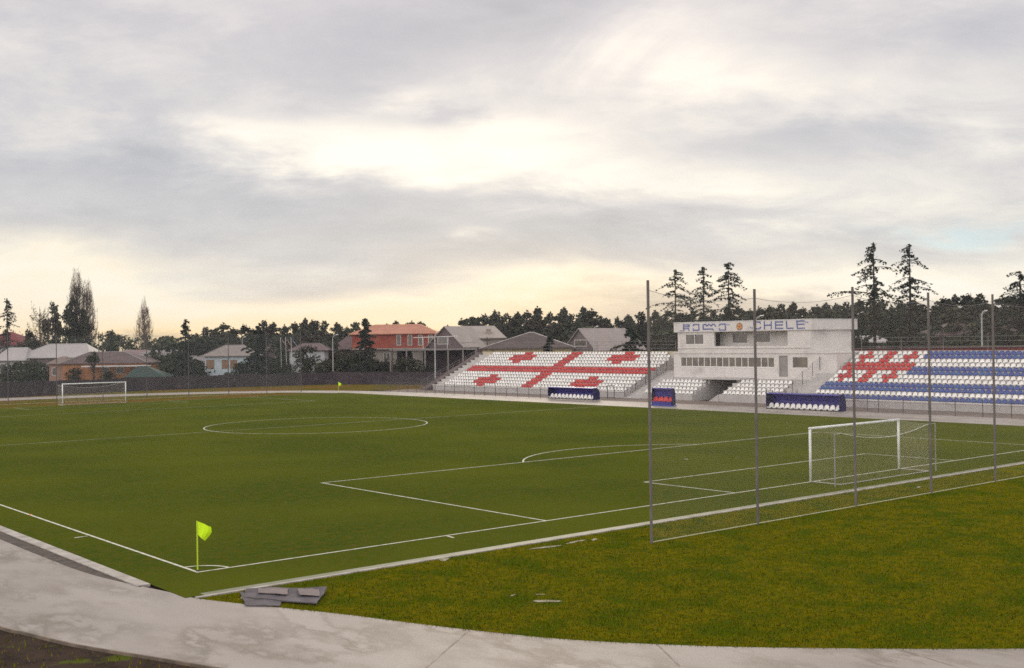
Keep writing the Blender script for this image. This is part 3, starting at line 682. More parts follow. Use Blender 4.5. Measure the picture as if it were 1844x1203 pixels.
b = MB(); b.tube((0,0,0),(0,0,1.5),.05).tube((.45,-.66,0),(.45,-.66,1.5),.05); b.build('gate_post', m_dark, g); MB().tube((0,0,1.48),(.45,-.66,1.48),.035).tube((0,0,.12),(.45,-.66,.12),.03).build('gate_rail', m_dark, g)
fence('wire fence climbing the stair beside the left stand', [(80.6,61.93,.1),(82.45,61.93,.73),(84.15,61.93,1.46),(86.1,61.93,2.3),(87.84,61.93,3.0)], 1.4)
fence('dark post and wire fence in front of the right stand', [(75.3,27.6-2.42*i,0) for i in range(10)])
fence('wire fence between right dugout and the right stand front', [(77.9,28,0),(78.0,30.6,0),(78.4,33.5,0),(79,36.6,0),(79,37.9,0),(79,38.75,0)])
g = empty('fence_gate', 'brown metal gate frame behind the right dugout', 'gate', (79,39.57,0))
b = MB(); b.tube((0,0,0),(0,0,1.5),.05).tube((0,.76,0),(0,.76,1.5),.05); b.build('gate_post', m_dark, g); MB().tube((0,0,1.48),(0,.76,1.48),.035).tube((0,0,.12),(0,.76,.12),.03).build('gate_rail', m_dark, g)
fence('wire fence climbing the aisle beside the right stand', [(80.2,38.93,.1),(81.4,38.93,1.0),(83.1,38.93,1.85),(84.85,38.93,2.7),(86.1,38.93,3.3)], 1.45)
fence('grey pipe railing along the top of the left stand', [(90.2,62.6+4.6*i,5.2) for i in range(9)], 1.35, rail=(.45,.9,1.33), panel=False, m=m_rail, name='railing', cat='railing')
fence('grey pipe railing along the top of the right stand', [(90.2,36.6-4.6*i,5.2) for i in range(8)], 1.45, rail=(.5,1.0,1.43), panel=False, m=m_rail, name='railing', cat='railing')
fence('sloping pipe railing down the far side of the left stand', [(RX-1.0+1.15*i,101.65,.25+.555*i*.86) for i in range(10)], 1.05, rail=(.35,.7,1.03), panel=False, m=m_rail, r=.03, name='railing', cat='railing')

# ------------------------------------------------------------------ dugouts
m_dug = mat('navy_panel', (.026,.018,.19), .4, (.034,.03,.24), 1.4, 4, (.35,.65), spec=.4); m_dug2 = mat('navy_side', (.02,.016,.09), .45, (.012,.012,.05), 2)
def dugout(label, x, y0, y1, n, sm, sname, H=1.45, depth=1.25, low=False):
    """open side faces the pitch (-x)"""
    g = empty('dugout', label, 'dugout', (x,(y0+y1)/2,0)); L_ = y1-y0
    prof = [(depth*.8,.12),(depth*.8,.55*H),(depth*.72,.80*H),(depth*.55,.94*H),(depth*.35,H),(.15,.99*H),(.02,.955*H)]
    inn = [(px-.05 if px > .3 else px, pz-.05 if pz > .7*H else pz) for px,pz in prof]
    b = MB(); b.prism(prof+inn[::-1], 1, -L_/2, L_/2); b.build('canopy', m_dug, g, fixn=True)
    for s in (-1,1):
        b = MB(); b.prism([(0.0,.10)]+prof+[(-.05,.5*H)], 1, s*(L_/2+.004), s*(L_/2+.05)); b.build('side_panel', m_dug2, g, fixn=True)
    for i in range(1, 4):
        yy = -L_/2+L_*i/4; b = MB()
        for q in range(len(inn)-1): b.tube((inn[q][0]-.02,yy,inn[q][1]-.02),(inn[q+1][0]-.02,yy,inn[q+1][1]-.02),.018,n=4)
        b.build('rib', m_rail, g)
    MB().box(-.25,depth*.8+.1,-L_/2-.1,L_/2+.1,-.02,.10).build('base', m_kerb if not low else m_dug, g)
    MB().box(.12,.34,-L_/2+.1,L_/2-.1,.10,.17).build('bench', m_dark, g)
    for i in range(n):
        o = bpy.data.objects.new('seat', sm); C.objects.link(o); o.parent = g; o.location = (.18 if not low else .12, -L_/2+L_*(i+.5)/n, .17 if not low else .42); o.scale = (1.15,1.15,1.25) if not low else (.9,1.5,1.3)
        if i and sname: pass
    return g
dugout('long low navy dugout with white seats before the left stand', 73.6, 59.9, 67.4, 12, SM['white'], 'white')
dugout('larger navy dugout with thirteen white seats before the right stand', 72.6, 27.4, 35.35, 13, SM['white'], 'white', 1.62)
dugout('small blue shelter with a row of red seats before the tunnel', 71.2, 46.0, 48.7, 4, SM['red'], 'red', 1.85, .62, True)
MB().box(-.12,-.06,-1.34,1.34,.10,.46).build('front_panel', m_dug, bpy.data.objects['dugout.002'])
m_blue2 = mat('bright_blue_panel', (.035,.06,.30), .4, (.05,.09,.34), 2)
bpy.data.objects['dugout.002'].children[0].data.materials[0] = m_blue2
tag(MB().box(70.9,72.3,27.2,36.0,-.02,.055).build('paving_slab', m_kerb), kind='structure')

# ------------------------------------------------------------------ mats on the grass, debris
m_felt = mat('roofing_felt', (.125,.11,.118), .85, (.08,.068,.075), 2.2, 6, (.35,.65), .2, 14); m_felt2 = mat('faded_felt', (.22,.175,.165), .85, (.15,.12,.115), 2, 6)
def sheet(name, corners, m, amp, seed, z0, th=.03, label=None, nx=14, ny=6, sag=None):
    rr = random.Random(seed); a, c, d, e = [Vector((*p,0)) for p in corners]; b = MB(); top = []
    for j in range(ny+1):
        for i in range(nx+1):
            s, t = i/nx, j/ny; p = a*(1-s)*(1-t)+c*s*(1-t)+d*s*t+e*(1-s)*t
            edge = max(0, (t-.72)/.28); z = z0+amp*(math.sin(s*9+seed)*.5+.5)*(.35+.65*t)+rr.uniform(0,.012)+(edge*.05 if sag else 0)
            top.append((p.x+rr.uniform(-.012,.012), p.y+rr.uniform(-.012,.012), z))
    b.v = top + [(x,y,z-th) for x,y,z in top]; n_ = len(top); wv = nx+1
    for j in range(ny):
        for i in range(nx):
            q = (j*wv+i, j*wv+i+1, (j+1)*wv+i+1, (j+1)*wv+i); b.f.append(q); b.f.append(tuple(n_+t for t in reversed(q))); b.m += [0,0]
    rim = [i for i in range(wv)] + [j*wv+nx for j in range(1,ny+1)] + [ny*wv+i for i in range(nx-1,-1,-1)] + [j*wv for j in range(ny-1,0,-1)]
    for q in range(len(rim)): a_, c_ = rim[q], rim[(q+1)%len(rim)]; b.f.append((c_,a_,n_+a_,n_+c_)); b.m.append(0)
    return tag(b.build(name, m), label, 'roofing sheet')
sheet('roofing_sheet', [(-.98,-5.05),(-.35,-5.70),(.32,-4.75),(-.42,-3.60)], m_felt, .03, 2, .03, label='grey roofing sheet lying lowest, half under the other by the track')
sheet('roofing_sheet', [(-.62,-4.25),(.42,-6.25),(1.48,-4.98),(-.20,-3.50)], m_felt, .035, 5, .055, label='crumpled grey roofing sheet with a raised edge, lying on the lawn corner', sag=True)
sheet('roofing_sheet', [(-.22,-4.25),(.25,-5.0),(.62,-4.40),(.08,-3.72)], m_felt2, .012, 3, .118, label='faded pinkish sheet scrap on top of the grey roofing sheets', nx=6, ny=4, th=.012)
sheet('roofing_sheet', [(.48,-5.25),(.80,-5.75),(1.20,-5.05),(.82,-4.55)], m_felt2, .012, 8, .118, label='smaller faded sheet scrap at the right end of the roofing sheets', nx=6, ny=4, th=.012)
m_scrap = mat('pale_scrap', (.38,.35,.27), .85, (.20,.18,.10), 7, 8, (.4,.6))
def scrap(x, y, L_, W_, rz, label, name='litter_scrap', m=m_scrap, h=.016, seed=0):
    rr = random.Random(seed*7+3); b = MB()
    n_ = 9; P_ = [(L_/2*math.cos(2*PI*i/n_)*rr.uniform(.6,1.1), W_/2*math.sin(2*PI*i/n_)*rr.uniform(.6,1.1)) for i in range(n_)]
    for i in range(n_):
        j = (i+1)%n_; b.poly([(0,0,h*rr.uniform(.8,1.2)),(*P_[i],h*.3),(*P_[j],h*.3)]); b.poly([(*P_[i],h*.3),(*P_[i],0),(*P_[j],0),(*P_[j],h*.3)])
    o = b.build(name, m); o.location = (x,y,0); o.rotation_euler = (0,0,rz); return tag(o, label, 'litter')
scrap(6.57,-3.42,.75,.35,.8,'crumpled white scrap lying against the kerb behind the goal line',seed=1)
scrap(10.2,-4.05,1.5,.25,-.2,'long pale strip of debris on the grass left of the net pole',seed=2)
scrap(11.6,-4.0,1.2,.22,.1,'pale debris strip nearest the left net pole',seed=3)
scrap(12.4,-4.1,.6,.2,.5,'small white debris just left of the tallest net pole',seed=4)
scrap(5.1,-9.9,.95,.30,-.8,'pale bare scrap in the middle of the near lawn',seed=5)
scrap(5.5,-9.2,.35,.14,-.8,'tiny pale scrap above the one in the near lawn middle',seed=6)
scrap(4.9,-8.8,.28,.12,.3,'tiny scrap left of the pale scrap on the near lawn',seed=7)
scrap(32.1,-4.46,.55,.2,.2,'white scrap behind the net, below the right goalpost',seed=8)
scrap(59.9,23.5,.45,.3,.2,'small white scrap on the turf below the right dugout',seed=9)
scrap(59.6,15.8,.5,.3,.9,'small white scrap seen through the near goal mouth',seed=10)
scrap(-.60,-4.15,.13,.10,.0,'white stone at the left tip of the roofing sheets',name='stone',seed=11,h=.08)
scrap(.03,15.9,.35,.14,1.2,'faded orange scrap on the near touch line',seed=12,m=mat('orange_scrap', (.75,.22,.06), .7),h=.05)
for o in list(C.objects):
    if o.name.startswith('stone'): o['category'] = 'stone'

# ------------------------------------------------------------------ village
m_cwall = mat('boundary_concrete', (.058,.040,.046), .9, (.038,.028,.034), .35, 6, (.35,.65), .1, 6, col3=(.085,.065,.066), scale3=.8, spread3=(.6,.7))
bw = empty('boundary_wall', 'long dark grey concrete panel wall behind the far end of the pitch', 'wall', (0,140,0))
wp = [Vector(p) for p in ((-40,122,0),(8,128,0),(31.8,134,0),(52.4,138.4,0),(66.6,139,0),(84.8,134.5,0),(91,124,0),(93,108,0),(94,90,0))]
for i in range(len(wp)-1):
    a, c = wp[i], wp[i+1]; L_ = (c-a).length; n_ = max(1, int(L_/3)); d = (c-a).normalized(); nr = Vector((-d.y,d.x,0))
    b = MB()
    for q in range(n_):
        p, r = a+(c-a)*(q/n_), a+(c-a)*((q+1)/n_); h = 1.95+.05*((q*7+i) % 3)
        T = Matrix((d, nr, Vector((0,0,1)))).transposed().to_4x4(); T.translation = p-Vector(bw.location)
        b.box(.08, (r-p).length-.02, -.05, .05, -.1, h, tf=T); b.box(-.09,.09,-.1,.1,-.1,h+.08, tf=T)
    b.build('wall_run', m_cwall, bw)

MM = {}
def cm(name, c, c2=None, rough=.8, sc=.8, rib=None):
    if name not in MM:
        MM[name] = mat(name, c, rough, c2 or tuple(x*.8 for x in c), sc, 5, (.35,.65))
        if rib: stripes(MM[name], rib, 1.6, .5, .05)
    return MM[name]
def winpart(p, x, z, wd, h, y, gm, fm=None, bars=1, ax='front'):
    f = MB(); t = .07
    for i in range(bars+1): c = -wd/2+wd*i/bars; f.box(x+c-t/2, x+c+t/2, y-.05, y+.02, z, z+h)
    for zc in (z, z+h-t): f.box(x-wd/2+t/2, x+wd/2-t/2, y-.048, y+.02, zc, zc+t)
    fo_ = f.build('window', fm or m_frame, p); MB().box(x-wd/2+.02,x+wd/2-.02,y-.02,y+.01,z+.02,z+h-.02).build('pane', gm, fo_)
def house(label, u0, u1, D, ve, vr, rl, rr_, depth, wm, rm, wins=(), rz=0.0, over=.45, extra=None, cat='house', name='house', gable=False, trim=None, chim=()):
    """front from image column u0 to u1 at assumed distance D; eaves and ridge from image rows; ridge inset rl, rr_ metres"""
    uc = (u0+u1)/2; D = far(uc, D); o = at(uc, D); W_ = (u1-u0)/FPX*D; he = hgt(uc, ve, D); hr = hgt(uc, vr, D+depth/2)
    g = empty(name, label, cat, o, YAW-PI/2+rz); x0, x1 = -W_/2, W_/2
    b = MB()
    if gable: b.prism([(x0,-.1),(x1,-.1),(x1,he),(0,hr-.12),(x0,he)], 1, 0, depth)
    else: b.box(x0, x1, 0, depth, -.1, he)
    b.build('wall', wm, g, fixn=True)
    b = MB(); th = .12
    if gable:
        s = (hr-he)/(W_/2); e = over; 
        for sg in (-1,1):
            P_ = [(0,hr),(sg*(W_/2+e),he-s*e),(sg*(W_/2+e),he-s*e+th),(0,hr+th)]; b.prism(P_, 1, -over, depth+over)
    else:
        e = over; A_ = [(x0-e,-e,he),(x1+e,-e,he),(x1+e,depth+e,he),(x0-e,depth+e,he)]; r0, r1 = (x0+rl,depth/2,hr),(x1-rr_,depth/2,hr)
        up_ = [(x,y,z+th) for x,y,z in A_]
        b.poly([up_[0],up_[1],r1,r0]); b.poly([up_[1],up_[2],r1]); b.poly([up_[2],up_[3],r0,r1]); b.poly([up_[3],up_[0],r0]); b.poly(A_[::-1])
        for i in range(4): j = (i+1)%4; b.poly([A_[i],A_[j],up_[j],up_[i]])
    ro = b.build('roof', rm, g, fixn=True)
    if trim:
        f = MB()
        if gable: f.tube((0,-over,hr+th),(0,depth+over,hr+th),.10,n=5)
        else: f.tube(r0, r1, .11, n=5).tube(up_[0], r0, .10, n=5).tube(up_[1], r1, .10, n=5)
        f.build('ridge_trim', trim, ro)
    for cx_, cy_, top in chim:
        MB().box(cx_-.4,cx_+.4,cy_-.4,cy_+.4,he,top).box(cx_-.5,cx_+.5,cy_-.5,cy_+.5,top,top+.15).build('chimney', cm('chimney_render', (.36,.30,.27)), ro)
    for (uw, vt, vb, ww) in wins:
        z0_, z1_ = hgt(uw, vb, D), hgt(uw, vt, D); winpart(g, (uw-uc)/FPX*D, z0_, ww, z1_-z0_, 0, extra or m_glass)
    return g
# far left
house('house with dark red hipped roof at the far left edge', -60, 42, 205, 622, 598, 6, 5, 12, cm('grey_render', (.34,.31,.31)), cm('red_tin', (.20,.035,.04), rib='X'), [(8,628,648,1.3)])
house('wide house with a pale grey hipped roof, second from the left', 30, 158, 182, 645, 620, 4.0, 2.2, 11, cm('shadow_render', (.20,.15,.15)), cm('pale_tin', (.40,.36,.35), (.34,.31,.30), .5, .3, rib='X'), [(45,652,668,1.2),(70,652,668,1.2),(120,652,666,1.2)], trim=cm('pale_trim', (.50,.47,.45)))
house('low pale roofed shed left of the wide pale roof', -12, 42, 180, 650, 626, 1, 1, 9, cm('cream_render', (.42,.38,.34)), cm('pale_tin', (.4,.36,.35)), [(5,655,672,1.2)])
hO = h = house('orange walled house with a dark brown hipped roof', 112, 262, 168, 655, 634, 2.8, 5.5, 11, cm('orange_render', (.46,.20,.085), (.37,.16,.07)), cm('brown_tile', (.125,.085,.080), (.095,.065,.065), .8, .6, rib='X'), [(215,661,673,1.3),(190,661,673,1.2)], trim=cm('trim_grey', (.30,.27,.26)), extra=m_glass)
MB().box(-3.0,8.6,-3.0,-.46,3.22,3.4).build('porch_roof', cm('white_sheet', (.68,.66,.66)), h)
for x in (-2.6,3,8.3): MB().tube((x,-2.8,0),(x,-2.8,3.22),.05).build('porch_post', cm('old_post', (.12,.08,.07)), h)
house('small brown hipped annex left of the orange house', 88, 112, 170, 656, 642, 1, .3, 6, cm('pink_render', (.36,.22,.17)), cm('tan_tile', (.23,.17,.145), rib='X'), [(97,662,676,.8)])
house('low green roofed outbuilding right of the orange house', 228, 292, 160, 680, 659, .8, 3.6, 6, cm('dim_render', (.20,.15,.13)), cm('green_sheet', (.018,.050,.040), (.030,.038,.034), .7, .8, rib='X'))
house('pinkish house with low grey roof behind the orange house', 205, 262, 215, 642, 630, 1, 1, 8, cm('pink_render2', (.34,.24,.22)), cm('rose_tile', (.27,.19,.18)), [(222,644,650,1),(240,644,650,1)])
house('long low building with grey roof between orange and light blue houses', 246, 352, 205, 642, 630, 1, 1, 9, cm('mauve_render', (.22,.17,.17)), cm('grey_sheet', (.27,.235,.235), rib='X'), [(265,646,656,1),(290,646,656,1),(320,646,656,1)])
house('long mauve barn with flat grey roof behind the larch', 285, 372, 185, 654, 640, .6, .6, 8, cm('mauve_render', (.22,.17,.17)), cm('grey_sheet', (.27,.235,.235)), [])
h = house('light blue house with a grey hipped roof', 368, 448, 168, 642, 622, 2.6, 1.9, 9, cm('blue_render', (.54,.60,.62), (.46,.53,.56)), cm('warm_grey_tile', (.27,.225,.205), (.23,.19,.175), .8, .6, rib='X'), [], trim=cm('trim_grey', (.3,.27,.26)))
m_shut = cm('tan_shutter', (.34,.20,.13))
for uw, ww in ((378,1.1),(405,.95),(420,.95)): winpart(h, (uw-408)/FPX*206, hgt(uw,664,206), ww*1.2, hgt(uw,648,206)-hgt(uw,664,206), 0, m_shut, cm('brown_frame', (.30,.18,.13)), 2)
house('white walled house mostly hidden by a round dark tree', 521, 584, 172, 632, 618, 1.6, 1.6, 9, cm('white_house_render', (.52,.52,.52)), cm('dull_tile', (.13,.09,.09)), [(530,636,644,.9),(572,652,664,1.2)])
house('brown roofed house behind the striped beach flags', 455, 540, 196, 632, 614, 3, 3, 10, cm('brown_render', (.19,.13,.125)), cm('dull_tile', (.13,.09,.09), rib='X'), [(500,636,648,1.0)])
house('dark house with a lean-to behind the white street lamp', 596, 662, 186, 630, 606, 2.4, 3.0, 10, cm('dark_render', (.13,.09,.09)), cm('plum_tile', (.12,.075,.075)), [(612,636,650,1.0),(640,636,650,1)])
# red two storey house
h = house('two storey house with red upper walls and an orange hipped roof', 634, 786, 172, 602, 585, 3.6, 3.3, 11, cm('red_render', (.25,.045,.035), (.31,.085,.05), .8, .5), cm('orange_tile', (.46,.21,.14), (.38,.165,.11), .8, .6, rib='X'), [], trim=cm('orange_trim', (.62,.32,.2)))
for uw in (718,738,757,775): winpart(h, (uw-710)/FPX*210, hgt(uw,622,210), .75, hgt(uw,603,210)-hgt(uw,622,210), 0, m_glass, m_frame, 1)
zz_ = hgt(710,627,210); MB().box(-7.75,7.78,-.25,10.9,-.1,zz_).build('lower_wall', cm('stucco', (.36,.315,.265), (.30,.26,.22)), h); MB().box(-7.9,7.9,-1.3,-.26,zz_-.18,zz_).build('floor_slab', cm('stucco', (.36,.3,.26)), h)
for uw, ww in ((696,1.1),(740,1.0)): winpart(h, (uw-710)/FPX*210, hgt(uw,650,210), ww, 1.5, -.25, m_glass, m_frame, 2)
# veranda house
h = house('house with tan hipped roof, gabled wing and veranda', 800, 908, 172, 610, 587, .2, 1.9, 10, cm('tan_render', (.30,.25,.22)), cm('tan_sheet', (.36,.31,.275), (.31,.27,.24), .7, .4, rib='X'), [(872,616,626,1.0),(850,616,626,1.0)], chim=((-1.9,1.6,hgt(840,595,201)),(2.6,1.6,hgt(880,593,201))))
hw = house('steep gabled wing in front of the tan roofed house', 766, 838, 166, 622, 589, 0, 0, 9, cm('plum_render', (.16,.115,.115)), cm('tan_sheet', (.36,.31,.275)), [(797,606,620,2.2)], rz=-.5, gable=True, over=.5, trim=None)
vz = hgt(800,628,199); v = empty('veranda', 'concrete veranda deck with railing and posts below the gabled wing', 'veranda', at(800,199), YAW-PI/2)
MB().box(-9.6,5.6,0,3.8,vz-.25,vz).build('deck', cm('deck_concrete', (.27,.24,.225)), v)
for x in (-9.4,-6.6,-3.4,.6,3.2,5.4): MB().box(x-.12,x+.12,.1,.34,0,vz-.2).build('post', cm('deck_concrete', (.27,.24,.225)), v)
f = MB().tube((-9.5,.1,vz+1),(5.5,.1,vz+1),.03)
for i in range(50): f.tube((-9.5+.3*i,.1,vz),(-9.5+.3*i,.1,vz+1),.014,n=4)
f.build('railing', m_rail, v); MB().box(-8.6,-6.0,3.4,3.6,0,vz-.3).box(-4.0,5.2,3.4,3.6,0,vz-.3,0).build('back_wall', cm('deck_shade_wall', (.055,.035,.040)), v)  # back wall: deep shade under the deck is put into its colour
v2 = empty('pergola_frame', 'thin white pipe frame above the veranda, left of the gable', 'frame', at(790,190), YAW-PI/2)
zt = hgt(790,607,190); MB().tube((-4.2,0,zt-.05),(3.2,0,zt+.1),.055).build('beam', m_frame, v2)
for x in (-2.6,1.4): MB().tube((x,0,vz),(x,0,zt),.04).build('post', m_frame, v2)
house('low house with dark brown pyramid roof and pale ridges behind the left stand', 868, 1030, 142, 628, 599, 7.3, 5.8, 11, cm('ochre_house', (.42,.34,.18)), cm('brown_pyramid', (.105,.080,.072), (.08,.06,.056), .8, .6, rib='X'), trim=cm('pale_ridge', (.44,.40,.37)))
house('house with a gable front and pinkish grey sheet roof behind the left stand', 1010, 1078, 146, 628, 593, 0, 0, 13, cm('taupe_render', (.20,.165,.155)), cm('pink_sheet', (.37,.31,.285), (.32,.27,.25), .7, .4, rib='Y'), [(1046,612,624,2.3)], rz=-.72, gable=True, over=.4)
house('small pale roofed shed glimpsed between dark trees right of the pavilion', 1538, 1600, 150, 618, 604, .8, .8, 6, cm('pale_shed', (.42,.40,.38)), cm('pale_tin', (.4,.36,.35)), [(1570,620,627,1.2)])
house('long brown roofed building behind the right stand', 1690, 1850, 170, 604, 580, 4, 3, 12, cm('umber_render', (.17,.115,.11)), cm('umber_tile', (.125,.085,.08), (.10,.07,.068), .8, .6, rib='X'), [(1735,610,622,1.2),(1790,610,622,1.2)])
f = empty('shed_row', 'low row of red painted sheds just behind the right stand', 'shed', at(1700,140), YAW-PI/2-.1)
MB().box(-11,14,0,4,0,hgt(1700,627,140)).build('wall', cm('rust_red', (.26,.04,.035), (.14,.05,.05), .8, .6), f); MB().box(-11.2,14.2,-.2,4.2,hgt(1700,627,140)+.003,hgt(1700,627,140)+.12).build('roof', cm('dull_tile', (.13,.09,.09)), f)

# beach flags by the white house
for i, (u, c, lab) in enumerate(((507,(.60,.12,.12),'leftmost of three slanting flags above the village wall'),(516,(.62,.14,.16),'middle slanting red and white flag by the white house'),(526,(.25,.27,.50),'rightmost slanting flag, bluish, by the white house'))):
    g = empty('banner_flag', lab, 'flag', at(u,206), YAW-PI/2); zt = hgt(u,607,206)
    MB().tube((0,0,0),(-.2,0,zt),.035).build('pole', m_frame, g)
    uvplane('cloth', [[(-.2+.14*k_+j*.55, .05*math.sin(k_*2+j), zt-.25*k_-j*.85) for k_ in range(4)] for j in range(3)], cm('flag_cloth%d' % i, c, (.62,.60,.60), .8, 1.5), g)

# street lamps and poles
m_lamp = mat('lamp_pole_white', (.50,.50,.49), .6, (.40,.39,.38), 2)
def street_lamp(label, u, D, vtop, arm, thick=.09):
    D = far(u, D)
    g = empty('street_lamp', label, 'street lamp', at(u,D), YAW-PI/2); h_ = hgt(u,vtop,D)
    MB().tube((0,0,0),(0,0,h_*.94),thick,thick*.7,n=8).build('pole', m_lamp, g)
    s = 1 if arm > 0 else -1; P_ = [(0,0,h_*.94),(arm*.25,0,h_*.985),(arm*.6,0,h_)]
    f = MB(); f.tube(P_[0],P_[1],thick*.6).tube(P_[1],P_[2],thick*.55); f.build('arm', m_lamp, g)
    MB().prism([(arm*.55,h_-.06),(arm,h_+.0),(arm,h_+.12),(arm*.55,h_+.10)], 1, -.13, .13).build('lamp_head', m_frame, g, fixn=True)
street_lamp('white street lamp standing left of the red house', 599, 160, 603, 1.0)
street_lamp('small street lamp rising behind the light blue house roof', 436, 178, 607, .7, .07)
street_lamp('street lamp behind the left stand, beside the pinkish gable roof', 1069, 132, 588, .7)
street_lamp('tall bright street lamp with curved arm behind the right stand', 1768, 136, 560, .75, .13)
street_lamp('street lamp peeping over the pavilion parapet', 1361, 128, 569, 1.0, .07)
street_lamp('white lamp post in front of the veranda house', 783, 140, 600, .3, .11)
def utility_pole(label, u, D, vtop):
    D = far(u, D)
    g = empty('utility_pole', label, 'utility pole', at(u,D), YAW-PI/2); h_ = hgt(u,vtop,D); m_ = cm('old_wood', (.09,.065,.06))
    MB().tube((0,0,0),(0,0,h_),.12,.08,n=7).build('pole', m_, g); MB().box(-.5,.5,-.05,.05,h_-.6,h_-.48).build('crossarm', m_, g)
utility_pole('dark utility pole against the sky, left of the bare poplar pair', 178, 186, 597)
utility_pole('dark utility pole at the top corner of the left stand', 877, 139, 607)
utility_pole('dark pole in front of the red house lower floor', 706, 158, 628)
# wires between poles
f = MB()
for (u0,v0,D0,u1,v1,D1) in ((178,600,186,599,606,160),(706,630,158,599,606,160),(877,608,139,1069,590,132),(706,630,158,877,608,139)):
    D0, D1 = far(u0,D0), far(u1,D1); p, q = at(u0,D0,hgt(u0,v0,D0)), at(u1,D1,hgt(u1,v1,D1)); pr = p
    for i in range(1, 9):
        t = i/8; r = p.lerp(q, t)-Vector((0,0,1.2*4*t*(1-t)*.5)); f.tube(pr, r, .012, n=3, caps=False); pr = r
tag(f.build('overhead_wires', m_dark), 'thin overhead wires slung between the village poles', 'wires')
# parked car glimpsed behind the right of the pavilion
g = empty('parked_car', 'white car glimpsed under the trees right of the pavilion', 'car', at(1592,146), YAW-PI/2+.1)
b = MB(); b.prism([(-2.1,.35),(2.1,.35),(2.15,.8),(1.3,.95),(.8,1.42),(-.9,1.45),(-1.5,.98),(-2.1,.85)], 1, -.8, .8); b.build('body', m_frame, g, fixn=True)
b = MB(); b.prism([(1.18,.95),(.75,1.36),(-.85,1.39),(-1.38,1.0)], 1, -.815, .815); b.build('window_glass', m_glass, g, fixn=True)
for x in (-1.3,1.3):
    for y in (-.75,.75): MB().tube((x,y-.1,.32),(x,y+.1,.32),.32,n=14).build('wheel', m_dark, g)
g.location.z = 2.6
MB().box(-4,4,-2,3,-2.65,-.02).build('ramp', m_stand, g).name = 'plinth'

# ------------------------------------------------------------------ trees
def fol(name, c, c2, c3=None): return mat(name, c, .75, c2, 1.2, 3, (.35,.65), spec=.15, col3=c3, scale3=.25, spread3=(.45,.6), vary=.4)
m_pine = fol('pine_needles', (.034,.042,.028), (.066,.070,.038), (.060,.048,.038)); m_ced = fol('cedar_needles', (.028,.038,.030), (.046,.056,.036)); m_bark = fol('bark', (.055,.042,.036), (.035,.027,.025))
m_olive = fol('olive_leaves', (.055,.062,.024), (.035,.045,.02)); m_bare = fol('bare_twigs', (.150,.115,.085), (.10,.075,.058)); m_bush = fol('bush_leaves', (.030,.042,.014), (.045,.038,.025))
def quad(b, c, s, rr, flat=.0):
    n_ = Vector((rr.gauss(0,1), rr.gauss(0,1), rr.gauss(0,1)+flat*4)).normalized(); x = n_.orthogonal().normalized(); a = rr.uniform(0,2*PI)
    y = n_.cross(x); p = x*math.cos(a)+y*math.sin(a); q = n_.cross(p); l = s*rr.uniform(.6,1.3); k_ = s*rr.uniform(.35,.8)
    b.v += [tuple(c-p*l-q*k_*.4), tuple(c+q*k_), tuple(c+p*l-q*k_*.2), tuple(c-q*k_)]; i = len(b.v)-4; b.f.append((i,i+1,i+2,i+3)); b.m.append(0)
def crown_clumps(b, clumps, rr, dens, s):
    for c, r in clumps:
        for _ in range(int(dens*r*r)):
            d = Vector((rr.gauss(0,1),rr.gauss(0,1),rr.gauss(0,1))).normalized()*r*(rr.random()**.35); d.z *= .75
            quad(b, Vector(c)+d, s, rr)
def pine_var(seed, H):
    rr = random.Random(seed); b = MB(); t = MB(); lean = Vector((rr.uniform(-.3,.3), rr.uniform(-.3,.3), 0)); P_ = [Vector((0,0,0)), Vector((0,0,H*.5))+lean*.5, Vector((0,0,H*.93))+lean]
    t.tube(P_[0],P_[1],.2,.14); t.tube(P_[1],P_[2],.14,.04); cl = [((P_[2].x,P_[2].y,H-.5),.55),((P_[2].x,P_[2].y,H-1.1),.8)]
    for i in range(30):
        z = H*rr.uniform(.30,.93); k_ = 1-max(0,(z/H-.60)/.40)**1.5*.80; a = rr.uniform(0,2*PI); R_ = rr.uniform(.4,2.6)*k_
        c = Vector((math.cos(a)*R_, math.sin(a)*R_, z))+lean*(z/H); cl.append((c, rr.uniform(.8,1.35)*(.5+.5*k_))); t.tube(Vector((0,0,z-R_*.35))+lean*(z/H), c, .05,.02,n=4)
    crown_clumps(b, cl, rr, 52, .33); return b.mesh('crown', m_pine), t.mesh('trunk', m_bark)
